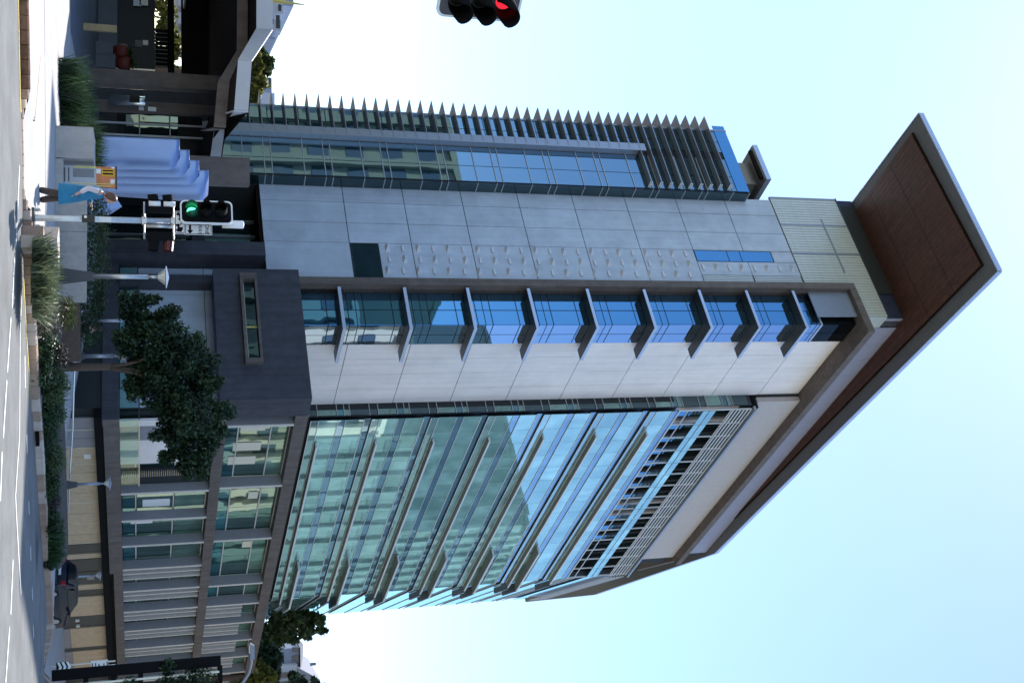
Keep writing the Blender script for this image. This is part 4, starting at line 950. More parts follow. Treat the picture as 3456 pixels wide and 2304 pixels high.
# overhead signal hanging in at the left edge, on a mast arm from a post outside the frame
DH = 15.5; oc = at(1622, -4, DH); mp = Vector((-8.6, DH+.35, gz(-8.6, DH)))
oh = thing('overhead_signal', 'overhead traffic light with a glowing red lens hanging at the left edge', 'traffic light', tuple(mp))
q = oc-mp
bd = lantern(oh, tuple(q), rad(42), 'red', scale=1.12, sheet_m='grey_sheet', vl=.46)
MB().tube([(0,0,0),(0,0,q.z+.5),(.5,0,q.z+.9),(2.0,-.05,q.z+1.0),(q.x,.12,q.z+.45)], [.12,.10,.08,.06,.05], 10).build('mast_arm', 'galv', oh, smooth=True)
MB().tube([(q.x,.12,q.z+.5),(q.x,.12,q.z-.3)], .04, 8).build('hanger', 'galv', oh)

# ================================================================== LAMP POSTS
def lamp(base_h, u, D, top_h, label, lit=True, w_=1.0):
    p = at(base_h, u, D); tp = at(top_h, u, D); g = gz(p.x,p.y)+KH
    t = thing('garden_lamp', label, 'lamp post', (p.x, p.y, g), group='conical garden lamps'); H = tp.z-g; bh = .36*H
    m = 'metal_grey' if lit else 'metal_dark'  # sunlit lamp gets paler metal, shaded ones darker: light put into the colour
    MB().add([(-.24*w_,-.05,0),(.24*w_,-.05,0),(.24*w_,.05,0),(-.24*w_,.05,0),(-.10*w_,-.05,bh),(.10*w_,-.05,bh),(.10*w_,.05,bh),(-.10*w_,.05,bh)],[(0,1,5,4),(1,2,6,5),(2,3,7,6),(3,0,4,7),(4,5,6,7)]).build('tapered_base', 'metal_dark', t)
    MB().tube([(0,0,bh-.05),(0,0,H*.82)], .06*w_, 10).build('post', 'galv' if lit else 'metal_grey', t, smooth=True)
    MB().tube([(0,0,H*.82),(0,0,H*.90)], .04*w_, 10).build('neck', 'galv' if lit else 'metal_grey', t, smooth=True)
    sh = MB().lathe([(.06,0),(.20,.18),(.20,.19)], 12, (0,0,H*.90)).build('diffuser', 'lamp_cream', t)
    MB().lathe([(.24,0),(.30,.01),(.28,.03),(.02,.09)], 20, (0,0,H*.90+.20)).build('lamp_top', 'signal_white' if lit else 'metal_grey', t, smooth=True)
    for k in range(4):
        a = rad(45+90*k); MB().tube([(.06*math.cos(a),.06*math.sin(a),H*.9),(.24*math.cos(a),.24*math.sin(a),H*.9+.2)], .008, 5).build('rib', 'metal_grey', sh)
lamp(175, 931, 31.5, 570, 'nearest garden lamp with a sunlit conical head beside the tall grasses')
lamp(225, 1082, 47, 470, 'small shaded garden lamp left of the seated person', False)
lamp(178, 1203, 38, 420, 'dark garden lamp standing against the trunk of the dark green tree', False)
lamp(195, 1637, 52, 369, 'dark garden lamp in front of the beige tiled wall', False)
lamp(240, 1946, 66, 340, 'farthest garden lamp standing behind the dark blue car', False)

# ================================================================== INFO BOARD
p = ground(190, 590, KH); p = at(205, 597, p.y); zg = gz(p.x,p.y)+KH
ib = thing('information_board', 'grey street stand with orange and yellow notices on top beside the sculpture', 'sign', (p.x, p.y, zg))
def ibx(h, u, y=0): v = at(h, u, p.y)-Vector((p.x,p.y,zg)); return v
xa, xb = ibx(300,563).x, ibx(300,632).x; zb, zm, zt_ = 0.0, ibx(325,600).z, ibx(395,600).z
MB().box(xa, xb, -.1, .1, zb, zm).build('cabinet', 'metal_grey', ib); MB().box(xa, xb, -.1, .1, zm, zt_-.04).build('notice_panel', 'info_orange', ib)
MB().box(xa-.03, xb+.03, -.12, .12, zt_-.04, zt_).build('cap', 'black_gloss', ib)
for k in range(9): MB().box(xa+.08+.026*k, xa+.09+.026*k, -.112, -.101, zm*.42, zm*.95).build('grille_slot','metal_dark',ib)
for k in range(3): MB().box(xa+.06, xb-.12, -.112, -.101, zm*(.1+.1*k), zm*(.13+.1*k)).build('grille_slot','metal_dark',ib)
for q in ((xa-.002,xa+.05,zm*.45,zm*1.0),(xb-.10,xb-.08,zm*.4,zt_*.95),(xb-.04,xb-.02,zm*.55,zt_*.9)): MB().box(q[0],q[1],-.113,-.101,q[2],q[3]).build('stripe','info_stripe',ib)
yb = MB().box(xa+.06, xa+.26, -.115, -.101, zm+.14, zt_-.06).build('yellow_notice','info_yellow',ib)
for k in range(2): MB().box(xa+.09+.08*k, xa+.12+.09*k, -.12, -.1155, zm+.17, zt_-.10).build('printing','black_matt',yb)
MB().box(xa+.06, xa+.19, -.113, -.101, zm+.005, zm+.12).build('white_notice','sign_white',ib); MB().box(xb-.22, xb-.11, -.113, -.101, zt_-.17, zt_-.06).build('white_notice','sign_white',ib); MB().box(xa, xa+.045, -.113, -.101, zt_-.14, zt_-.06).build('white_notice','sign_white',ib)

# ================================================================== PEOPLE
def skin(name, verts, edges, radii, m, parent, loc=(0,0,0), sub=2, root=0):
    me = bpy.data.meshes.new(name); me.from_pydata([tuple(v) for v in verts], edges, []); me.materials.append(MATS[m])
    o = link(name, me, parent, loc); md = o.modifiers.new('s','SKIN'); md.use_smooth_shade = True
    for i, v in enumerate(me.skin_vertices[0].data): v.radius = radii[i] if isinstance(radii[i], tuple) else (radii[i], radii[i]); v.use_root = i == root
    o.modifiers.new('d','SUBSURF').levels = sub; o.modifiers['d'].render_levels = sub
    return o
pw_ = ground(116, 648, .06)
wm = thing('person', 'woman in a blue tunic with pale sleeves and brown trousers looking down at the crossing', 'person', tuple(pw_), 0)
# facing right (+x), head bowed; one leg forward
V = [(0,0,.92),(-.02,0,1.12),(-.03,0,1.32),(.01,0,1.43),(.05,0,1.50),(.08,0,1.60),
     (0,-.09,.86),(.03,-.09,.48),(-.05,-.09,.09),(.11,-.09,.03),
     (0,.09,.86),(.10,.09,.48),(.16,.09,.10),(.31,.09,.035),
     (-.03,-.17,1.36),(-.10,-.22,1.12),(.02,-.20,.92),(.06,-.19,.84),
     (-.02,.17,1.36),(.04,.21,1.14),(.22,.12,1.16),(.29,.10,1.19)]
E_ = [(0,1),(1,2),(2,3),(3,4),(4,5),(0,6),(6,7),(7,8),(8,9),(0,10),(10,11),(11,12),(12,13),(2,14),(14,15),(15,16),(16,17),(2,18),(18,19),(19,20),(20,21)]
Rr = [(.12,.15),(.11,.135),(.11,.15),.06,.052,.085,.095,.065,.042,.035,.095,.065,.042,.035,.06,.042,.032,.03,.06,.042,.032,.03]
body = skin('body', V, E_, Rr, 'skin', wm)
skin('trousers', [(0,-.09,.86),(.03,-.09,.48),(-.05,-.09,.08),(0,.09,.86),(.10,.09,.48),(.165,.09,.09),(0,0,.9)], [(6,0),(0,1),(1,2),(6,3),(3,4),(4,5)], [.115,.085,.075,.115,.085,.075,(.12,.14)], 'cloth_brown', wm, root=6)
def loft(rings, n=20):
    b = MB()
    for (cx1, cy1, z, rx, ry) in rings:
        for k in range(n):
            a = 2*math.pi*k/n; wv = 1+.05*math.sin(5*a+z*7); b.v.append((cx1+rx*math.cos(a)*wv, cy1+ry*math.sin(a)*wv, z))
    for i in range(len(rings)-1):
        for k in range(n): b.f.append((i*n+k, i*n+(k+1)%n, (i+1)*n+(k+1)%n, (i+1)*n+k))
    b.f.append(tuple(range((len(rings)-1)*n, len(rings)*n))); return b
loft([(.03,0,.50,.24,.26),(.02,0,.62,.23,.245),(.01,0,.78,.21,.225),(-.01,0,.95,.185,.20),(-.02,0,1.10,.155,.175),(-.03,0,1.25,.15,.185),(-.02,0,1.36,.125,.17),(0,0,1.425,.085,.10),(.02,0,1.45,.06,.065)]).build('tunic', 'cloth_blue', wm, smooth=True)
skin('sleeve', [(-.03,-.16,1.37),(-.10,-.22,1.12),(.01,-.205,.95)], [(0,1),(1,2)], [.075,.062,.052], 'cloth_pale', wm)
skin('sleeve', [(-.02,.16,1.37),(.04,.21,1.14),(.20,.125,1.155)], [(0,1),(1,2)], [.075,.062,.05], 'cloth_blue', wm)
for sy in (-.19, .11):           # fingers
    bx_, bz_ = ((.06,.83) if sy < 0 else (.30,1.19))
    for k in range(5):
        dx = .012*(k-2); v0 = (bx_, sy+dx, bz_); v1 = (bx_+.03, sy+dx*1.3, bz_-.05+.006*abs(k-2)) if sy < 0 else (bx_+.055-.006*abs(k-2), sy+dx*1.2, bz_+.005); v2 = (v1[0]+.005, v1[1], v1[2]-.03) if sy < 0 else (v1[0]+.01, v1[1], v1[2]-.03)
        skin('finger', [v0, v1, v2], [(0,1),(1,2)], [.011,.010,.008], 'skin', body, sub=1)
hd = MB(); 
for i in range(9):
    t = i/8; ph = math.pi*t
    for k in range(16):
        a = 2*math.pi*k/16; r_ = math.sin(ph)*.10; z = .115*math.cos(ph)
        fx = 1.0+(.12 if math.cos(a) > .8 and abs(t-.55) < .12 else 0); hd.v.append((r_*1.05*math.cos(a)*fx, r_*.86*math.sin(a), z))
for i in range(8):
    for k in range(16): hd.f.append((i*16+k, (i+1)*16+k, (i+1)*16+(k+1)%16, i*16+(k+1)%16))
h_o = hd.build('head', 'skin', wm, (.10,0,1.60), smooth=True); h_o.rotation_euler = (0, rad(28), 0)
hr_ = MB()
for i in range(11):
    t = i/10; ph = math.pi*.78*t
    for k in range(18):
        a = rad(62)+rad(236)*k/17; r_ = max(.02, math.sin(ph))*.125; hr_.v.append((r_*1.05*math.cos(a)-.012, r_*.95*math.sin(a), .128*math.cos(ph)-(.05*t*t)))
for i in range(10):
    for k in range(17): hr_.f.append((i*18+k, (i+1)*18+k, (i+1)*18+k+1, i*18+k+1))
hh_ = hr_.build('hair', 'hair_brown', h_o, smooth=True); hh_.modifiers.new('t','SOLIDIFY').thickness = .03
for sy in (-.035,.035): MB().lathe([(.002,-.008),(.011,0),(.002,.008)],8,(.098,sy,.012)).build('eye','black_gloss',h_o)
MB().box(.088,.098,-.022,.022,-.055,-.047).build('mouth','terracotta',h_o)
for ex, ey in ((.03,-.09),(.20,.09)):
    MB().add([(ex-.12,ey-.045,0),(ex+.13,ey-.04,0),(ex+.13,ey+.04,0),(ex-.12,ey+.045,0),(ex-.11,ey-.04,.07),(ex+.04,ey-.035,.075),(ex+.12,ey-.03,.03),(ex+.12,ey+.03,.03),(ex+.04,ey+.035,.075),(ex-.11,ey+.04,.07)],[(0,1,6,5,4),(3,9,8,7,2),(0,4,9,3),(4,5,8,9),(5,6,7,8),(1,2,7,6),(3,2,1,0)]).build('shoe','cloth_black',wm)
# seated person on the low wall behind the rail
ps = at(262, 1110, 46); zs = gz(ps.x,ps.y)+KH; seat = ps.z-zs-.12
sd = thing('person', 'seated person in dark clothes behind the handrail', 'person', (ps.x, ps.y, zs))
V = [(0,0,seat+.12),(0,.02,seat+.38),(0,0,seat+.60),(0,-.02,seat+.70),(0,-.04,seat+.84),(-.1,0,seat+.12),(-.13,-.42,seat+.10),(-.12,-.40,.1),(-.12,-.55,.05),(.1,0,seat+.12),(.13,-.42,seat+.10),(.12,-.38,.1),(.12,-.53,.05),(-.2,0,seat+.56),(-.27,-.12,seat+.32),(-.10,-.30,seat+.22),(.2,0,seat+.56),(.27,-.12,seat+.32),(.10,-.30,seat+.22)]
E_ = [(0,1),(1,2),(2,3),(3,4),(0,5),(5,6),(6,7),(7,8),(0,9),(9,10),(10,11),(11,12),(2,13),(13,14),(14,15),(2,16),(16,17),(17,18)]
Rr = [.14,.14,.12,.055,.09,.09,.075,.05,.04,.09,.075,.05,.04,.07,.05,.035,.07,.05,.035]
skin('body', V, E_, Rr, 'skin', sd)
skin('clothing', V[:3]+V[5:8]+V[9:12]+V[13:15]+V[16:18], [(0,1),(1,2),(0,3),(3,4),(4,5),(0,6),(6,7),(7,8),(2,9),(9,10),(2,11),(11,12)], [.17,.165,.13,.11,.095,.075,.11,.095,.075,.085,.065,.085,.065], 'cloth_black', sd)
MB().lathe([(.02,.13),(.08,.11),(.112,.03),(.112,-.02),(.095,-.06)][::-1], 14, (0,-.02,seat+.86)).build('hair','hair_dark',sd,smooth=True)
bn = thing('bench_seat', 'low bench with timber slats under the seated person', 'bench', (ps.x, ps.y+.1, zs))
for k in range(4): MB().box(-.9,.9,-.25+.14*k,-.14+.14*k,seat-.05,seat-.0).build('slat','timber_post',bn)
for sx in (-.75,.75): MB().box(sx-.04,sx+.04,-.25,.3,0,seat-.05).build('leg','metal_dark',bn)

# ================================================================== CAR
cp2 = at(160, 2003, 64); cpz = gz(cp2.x, cp2.y)+KH+.005
car = thing('parked_car', 'dark blue hatchback seen from behind on the shaded street', 'car', (cp2.x, cp2.y, cpz), PHI-rad(8))
prof = [(-2.05,.32),(-2.08,.62),(-2.0,.92),(-1.85,1.02),(-1.45,1.40),(-1.0,1.47),(.1,1.46),(.95,1.02),(1.75,.86),(2.05,.66),(2.08,.32)]
b = MB(); secs = [(-.84,.86),(-.80,1.0),(0,1.02),(.80,1.0),(.84,.86)]; n = len(prof)
for yy, sc_ in secs:
    for x, z in prof:
        top = max(0, z-.95)/.5; b.v.append((x*(1 if abs(yy) < .82 else .985), yy*(1-.20*top), .32+(z-.32)*(sc_ if z > .9 else (1 if abs(yy) < .82 else .97))))
for i in range(4):
    for k in range(n-1): b.f.append((i*n+k, (i+1)*n+k, (i+1)*n+k+1, i*n+k+1))
    b.f.append((i*n, i*n+n-1, (i+1)*n+n-1, (i+1)*n))
b.f.append(tuple(range(n-1,-1,-1))); b.f.append(tuple(range(4*n,5*n)))
b.build('body', 'car_blue', car, smooth=False)
MB().add([(-1.885,-.62,1.07),(-1.885,.62,1.07),(-1.54,.58,1.39),(-1.54,-.58,1.39)],[(0,1,2,3)]).build('rear_window','car_glass',car)
for sy in (-1,1):
    MB().add([(-1.5,sy*.80,1.04),(.75,sy*.80,1.04),(.15,sy*.715,1.38),(-1.25,sy*.715,1.38)],[(0,1,2,3)]).build('side_window','car_glass',car)
    MB().box(-2.10,-1.94,sy*.72-.09,sy*.72+.09,.74,.98).build('tail_light','tail_red',car)
    MB().box(.55,.75,sy*.93-.07,sy*.93+.07,.98,1.1).build('mirror','car_blue',car)
    for wx in (-1.3,1.32):
        wl = MB().tube([(wx,sy*.70,.32),(wx,sy*.86,.32)],.32,18).build('wheel','tyre',car); MB().tube([(wx,sy*.855,.32),(wx,sy*.875,.32)],.21,14).build('rim','galv',wl)
MB().box(-2.16,-2.02,-.78,.78,.36,.56).build('bumper','metal_dark',car); MB().box(-2.12,-2.07,-.24,.24,.62,.74).build('number_plate','sign_white',car)

# ================================================================== RIGHT-HAND SIGNS, TRELLIS, STREET LAMP
DS = 44; p = at(150, 2250, DS); zg = gz(p.x,p.y)+KH
cv = thing('chevron_sign', 'black and white chevron board on a thin post at the right edge', 'sign', (p.x,p.y,zg))
def rr_(h,u): return at(h,u,DS)-Vector((p.x,p.y,zg))
MB().tube([(0,.03,0),(0,.03,rr_(390,2250).z)],.03,8).build('post','galv',cv)
x0,x1,za,zc2 = rr_(200,2233).x, rr_(200,2268).x, rr_(190,2250).z, rr_(236,2250).z
bd2 = MB().box(x0,x1,-.02,0,za,zc2).build('board','black_matt',cv); hgt=(zc2-za)/3; xm=(x0+x1)/2
for k in range(3):
    z0_=za+hgt*k; MB().add([(x0,-.024,z0_+.02),(xm,-.024,z0_+.10),(x1,-.024,z0_+.02),(x1,-.024,z0_+.11),(xm,-.024,z0_+.19),(x0,-.024,z0_+.11)],[(0,1,4,5),(1,2,3,4)]).build('chevron','paint_white',bd2)
nb_ = MB().box(rr_(330,2226).x, rr_(330,2262).x, -.05,-.03, rr_(307,2245).z, rr_(365,2245).z).build('white_board','sign_white',cv)
xq, zq = rr_(330,2244).x, rr_(336,2245).z
for k, wd_ in enumerate((.26,.14,.14,.22,.22)): MB().box(xq-wd_/2,xq+wd_/2,-.056,-.0505,zq+.24-.11*k-(.06 if k>1 else 0),zq+.28-.11*k-(.06 if k>1 else 0)).build('printing','grey_sheet',nb_)
MB().add([(xq-.06,-.056,zq-.02),(xq+.05,-.056,zq+.04),(xq+.03,-.056,zq-.05)],[(0,1,2)]).build('printing','black_matt',nb_)
MB().box(rr_(330,2244).x, rr_(330,2262).x, -.03,-.01, rr_(367,2245).z, rr_(390,2245).z).build('white_board','sign_white',cv)
# dark trellis post with creeper
DT = 36; p = at(130, 2303, DT); zg = gz(p.x,p.y)+KH; tr = thing('trellis_tower', 'tall black steel trellis with creeper at the right edge', 'trellis', (p.x,p.y,zg)); zt2 = at(745,2250,DT).z-zg
MB().box(-.32,-.02,-.06,.06,0,zt2).build('post','black_matt',tr); MB().box(.10,.16,-.1,.0,0,zt2-.05).build('bright_edge','lamp_cream',tr); MB().box(.5,.8,.1,.35,0,zt2).build('post','black_matt',tr)
for k in range(6): MB().box(-.02,.7,-.08,.08,zt2*(.18+.16*k),zt2*(.18+.16*k)+.14).build('rung','black_matt',tr)
for k in range(4): MB().box(.12,.2+.1,-.1,0,zt2*(.72+.07*k),zt2*(.72+.07*k)+.05).build('clip','lamp_cream',tr)
leaf_cloud('creeper', [(.35,0,zt2*.86,.45,.3,.6),(.3,0,zt2*.70,.3,.25,.45),(.3,0,zt2*.45,.25,.25,.3),(-.2,-.1,zt2*.68,.2,.2,.2)], 1500, .06, 'leaf_dark', tr, seed=5)
# outreach street lamp
DL = 33; hd_ = at(846,2195,DL); pp_ = at(400, 2420, DL); zg = gz(pp_.x,pp_.y)+KH; sl_ = thing('street_lamp', 'curved grey street lamp arm reaching in from the right edge', 'street lamp', (pp_.x,pp_.y,zg)); o_ = Vector((pp_.x,pp_.y,zg))
c1 = [at(790,2330,DL),at(818,2304,DL),at(840,2270,DL),at(848,2235,DL)]
MB().tube([(0,0,0),(0,0,(at(640,2400,DL)-o_).z)]+[v-o_ for v in c1]+[hd_+Vector((.1,0,0))-o_],[.09,.07,.05,.045,.04,.035,.035],10).build('column','metal_fin',sl_,smooth=True)
hv = hd_-o_; MB().add([(hv.x-.22,-.11,hv.z-.02),(hv.x+.25,-.11,hv.z-.02),(hv.x+.25,.11,hv.z-.02),(hv.x-.22,.11,hv.z-.02),(hv.x-.15,-.07,hv.z+.10),(hv.x+.22,-.07,hv.z+.10),(hv.x+.22,.07,hv.z+.10),(hv.x-.15,.07,hv.z+.10)],[(3,2,1,0),(4,5,6,7),(0,1,5,4),(1,2,6,5),(2,3,7,6),(3,0,4,7)]).build('lamp_head','metal_fin',sl_)
MB().box(hv.x-.18,hv.x+.05,-.08,.08,hv.z-.05,hv.z-.022).build('lamp_lens','lamp_cream',sl_)

# ================================================================== VEGETATION
def px(D): return D*1.04/FPX
def tree(name, label, trunk_px, D, blobs, n, leaf, m, seed, group=None, trunk_r=.13, limbs=None, depth=1.0):
    p = at(trunk_px[0], trunk_px[1], D); g = gz(p.x,p.y); t = thing(name, label, 'tree', (p.x,p.y,g), group=group); O_ = Vector((p.x,p.y,g))
    B = []; r = random.Random(seed)
    for (h, u, ru, rh) in blobs:
        c = at(h, u, D+r.uniform(-1,1)*ru*px(D)*.8*depth)-O_; B.append((c.x, c.y, c.z, ru*px(D), ru*px(D)*.9*depth, rh*px(D)))
    SB = []
    for q in B:
        for _ in range(17):
            d_ = Vector((r.gauss(0,1), r.gauss(0,1), r.gauss(0,1))).normalized()*r.uniform(.2,.82); k_ = r.uniform(.36,.56)
            SB.append((q[0]+d_.x*q[3], q[1]+d_.y*q[4], q[2]+d_.z*q[5], q[3]*k_, q[4]*k_, q[5]*k_))
    leaf_cloud('crown', SB, n, leaf, m, t, seed=seed, shell=.25)
    fork = at(trunk_px[2], trunk_px[3], D)-O_
    b = MB(); b.tube([(0,0,-.1),(fork.x*.5,0,fork.z*.5),(fork.x,fork.y,fork.z)],[trunk_r*1.25,trunk_r,trunk_r*.8],10)
    b.build('trunk','bark',t,smooth=True)
    for (cx1,cy1,cz1,*_r) in sorted(B, key=lambda q: -q[3])[:limbs or 7]:
        mid = Vector((fork.x*.72+cx1*.28, cy1*.3, fork.z*.48+cz1*.52)); MB().tube([fork-Vector((0,0,.15)),fork.lerp(mid,.55)+Vector((0,.05,.06)),mid,(cx1,cy1,cz1)],[trunk_r*.55,trunk_r*.42,trunk_r*.3,trunk_r*.1],7).build('limb','bark',t,smooth=True)
    return t
tree('garden_tree', 'dark green leafy tree with a slender trunk in front of the podium', (180,1238,372,1238), 38,
     [(440,1030,45,40),(470,1085,60,50),(430,1150,50,55),(530,1105,55,60),(505,1010,25,45),(575,1060,28,45),(560,1170,80,70),(480,1230,80,60),(620,1210,70,65),(660,1160,50,45),(700,1230,45,50),(560,1290,90,75),(660,1300,80,65),(720,1290,30,45),(460,1310,45,40),(640,1385,90,70),(730,1400,55,45),(770,1385,28,26),(560,1390,60,50),(690,1460,75,55),(610,1480,70,55),(540,1470,30,40),(560,1540,28,30),(640,1550,60,45),(690,1550,40,35),(680,1600,22,22),(745,1450,25,30)],
     52000, .07, 'leaf_dark', 3, limbs=5)
def shrub(h, u, ru, rh, m, label, seed, n=900, leaf=.045, dback=0.0, name='shrub', cat='shrub', group='shrubs along the kerb'):
    p = ground(h-rh, u, KH+.1); ky = min(KL, key=lambda q: abs(q[1]-u))[0].y; p = at(h, u, max(p.y, ky+.35+.004*ru+random.uniform(0,.3))+dback); g = gz(p.x,p.y)+KH; t = thing(name, label, cat, (p.x,p.y,g), group=group); k = px(p.y); r = random.Random(seed)
    B = [((r.uniform(-.45,.45))*ru*k, r.uniform(-.4,.4)*ru*k, p.z-g+r.uniform(-.3,.35)*rh*k, ru*k*r.uniform(.45,.7), ru*k*.6, rh*k*r.uniform(.5,.75)) for _ in range(7)]
    leaf_cloud('foliage', B, n, leaf, m, t, seed=seed, shell=.3, up=.5)
    MB().tube([(0,0,.05),(0,0,p.z-g)],.02,6).build('stem','bark',t); return t
SH = [(165,1060,75,75,'leaf_brown','twiggy brown shrub right of the nearest garden lamp'),
      (225,1060,60,40,'leaf_yellow','yellow tipped shrub against the handrail right of the nearest garden lamp'),
      (160,1145,80,55,'leaf_hedge','dark green bushy shrub below the small shaded garden lamp'),
      (190,1200,50,45,'leaf_brown','grey brown bare shrub below the dark garden lamp by the tree'),
      (150,1235,70,45,'leaf_dark','low dark shrub at the foot of the tree trunk'),
      (190,1310,60,50,'leaf_mid','strappy green shrub just right of the tree trunk'),
      (165,1395,75,50,'leaf_hedge','dense green shrub below the first bright handrail post'),
      (200,1410,30,30,'leaf_grey','pale grey leaved shrub against the beige wall'),
      (165,1480,65,45,'leaf_dark','dark shrub left of the bicycle-high gap in the bed'),
      (180,1550,60,40,'leaf_mid','mid green shrub in the middle of the bed before the beige wall'),
      (170,1620,55,35,'leaf_hedge','rounded green shrub at the foot of the lamp before the beige wall'),
      (172,1690,55,32,'leaf_brown','brown tinged shrub right of the lamp before the beige wall'),
      (178,1760,50,35,'leaf_hedge','bright green shrub under the end of the handrail'),
      (182,1830,50,45,'leaf_mid','bushy grass shrub near the end of the bed by the street'),
      (178,1885,35,32,'leaf_dark','last dark shrub of the bed beside the car')]
for i, (h,u,ru,rh,m,lab) in enumerate(SH): shrub(h,u,ru,rh,m,lab,40+i, n=1900, leaf=.032)
SH2 = [(130,1100,40,22,'leaf_dark'),(128,1190,50,24,'leaf_hedge'),(138,1300,50,26,'leaf_dark'),(140,1370,45,26,'leaf_dark'),(148,1450,45,26,'leaf_hedge'),(150,1530,40,24,'leaf_dark'),(152,1600,40,22,'leaf_hedge'),(156,1670,40,22,'leaf_dark'),(160,1740,40,22,'leaf_dark'),(166,1810,36,24,'leaf_hedge')]
for i, (h,u,ru,rh,m) in enumerate(SH2): shrub(h,u,ru,rh,m,('low ground cover shrub at the kerb, %s from the stone steps' % ['first','second','third','fourth','fifth','sixth','seventh','eighth','ninth','tenth'][i]),70+i,n=1300,leaf=.03,name='kerb_shrub',group='low shrubs at the kerb')
# bright strap-leaved grasses
for i, (h,u,L,m,lab) in enumerate([(112,875,.95,'leaf_grey','pale strap leaved grass clump nearest the stone steps'),(108,960,1.05,'leaf_grey','large sunlit grass clump at the foot of the nearest garden lamp'),(118,910,1.0,'leaf_mid','green strap leaved clump between the two pale grasses'),(112,1010,.9,'leaf_grey','arching pale grass clump right of the nearest garden lamp'),(160,1300,.9,'leaf_mid','green strap leaved clump under the dark tree'),(165,1840,.7,'leaf_hedge','dark grassy clump near the end of the bed')]):
    p = ground(h,u,KH+.08); t = thing('grass_clump', lab, 'plant', tuple(p), group='strap leaved grasses'); link('leaves', blade_mesh('leaves', 420, L*.64, .014, .8, m, seed=90+i, rad_=.38, droop=.55), t)
# hedge behind the planter wall
p = ground(200, 880, KH); p = at(300, 880, p.y+1.6); g = gz(p.x,p.y)+KH; hg = thing('hedge', 'dense dark green hedge behind the long planter wall', 'hedge', (p.x,p.y,g)); B = []
for i in range(34):
    u = 655+15*i; c = at(300+ (4*math.sin(i*1.7)) - max(0,u-950)*.12, u, p.y+.02*(i-17)+random.uniform(-.2,.4)); B.append((c.x-p.x, c.y-p.y, c.z-g, .26, .55, .62+.08*math.sin(i*2.3)))
leaf_cloud('foliage', B, 11000, .05, 'leaf_hedge', hg, seed=11, shell=.5, up=.9, aspect=.3)
MB().box(-2.4,3.0,-.4,.5,0,.5).build('stems','bark',hg)
for i, (h,u,s_,lab) in enumerate([(200,270,1.0,'dark strappy planting at the left end of the forecourt planter'),(205,320,1.15,'tall dark strappy planting in the middle of the forecourt planter'),(205,375,1.1,'dark strappy planting beside the concrete planter block'),(235,345,1.1,'rear clump of dark strappy planting in the forecourt planter'),(240,400,1.0,'rear clump of dark planting touching the concrete planter block')]):
    p = ground(h,u,KH); t = thing('planter_grass', lab, 'plant', tuple(p), group='forecourt planter grasses'); link('leaves', blade_mesh('leaves', 520, .95*s_, .014, .6, 'leaf_dark', seed=120+i, rad_=.55, droop=.5), t)
for i, u in enumerate((450,480,510,540,570)):
    p = at(272,u,38.6); t = thing('planter_grass', 'tuft of dark grass spilling over the back of the planter block', 'plant', (p.x,p.y,gz(p.x,p.y)+KH), group='tufts behind the planter block'); link('leaves', blade_mesh('leaves', 200, 1.0, .016, .5, 'leaf_dark', seed=140+i, rad_=.25), t, (0,0,.3))

# ================================================================== BEHIND: trees, houses, far buildings
bt = [('broad_tree','large dark green tree close beside the glass end of the tower',(870,2090,900,2110),112,[(930,2100,45,50),(990,2090,45,45),(1040,2085,40,35),(1080,2090,30,20),(910,2175,45,45),(1030,2130,35,40),(1085,2125,18,22),(900,2150,50,50),(985,2150,25,30),(860,2230,50,60)],9000,.24,'leaf_mid'),
      ('broad_tree','dark rounded tree below the white house',(830,2270,860,2270),105,[(890,2230,55,50),(905,2265,55,45),(880,2300,55,50),(920,2215,35,32),(900,2330,50,50)],7000,.24,'leaf_dark'),
      ('light_tree','pale yellow green tree above the street lamp arm',(800,2280,830,2280),98,[(850,2240,30,40),(860,2290,45,45),(890,2320,40,45),(835,2330,40,40),(905,2275,30,28)],3500,.26,'leaf_yellow'),
      ('broad_tree','small tree tops in front of the house at the right edge',(930,2310,950,2310),125,[(990,2290,25,18),(1020,2310,30,16),(1060,2320,35,18),(1090,2325,20,14)],1500,.3,'leaf_dark')]
for i,(nm,lab,tp_,D,bl,n,lf,m) in enumerate(bt): tree(nm,lab,tp_,D,bl,n,lf,m,200+i,group='trees behind the podium',trunk_r=.3,depth=.8)
lt = [('leafy_tree','dark green rounded tree above the folded canopy edge',(800,190,830,190),105,[(875,185,28,30),(900,215,32,26),(890,245,25,25),(860,165,22,25)],2600,.26,'leaf_mid'),
      ('leafy_tree','yellow green tree showing above the canopy beside the finned wing',(790,260,820,250),98,[(850,190,22,25),(850,240,28,30),(870,285,30,28),(845,320,30,30),(860,345,18,20),(870,215,18,18)],3200,.24,'leaf_yellow'),
      ('leafy_tree','yellow green tree seen through the gap under the canopy',(470,120,500,120),100,[(555,30,50,40),(560,100,50,35),(590,160,45,25),(550,200,50,40),(545,270,50,45),(590,250,40,25),(580,330,45,30)],4500,.24,'leaf_yellow')]
for i,(nm,lab,tp_,D,bl,n,lf,m) in enumerate(lt): tree(nm,lab,tp_,D,bl,n,lf,m,230+i,group='trees behind the canopy',trunk_r=.22,depth=.8)
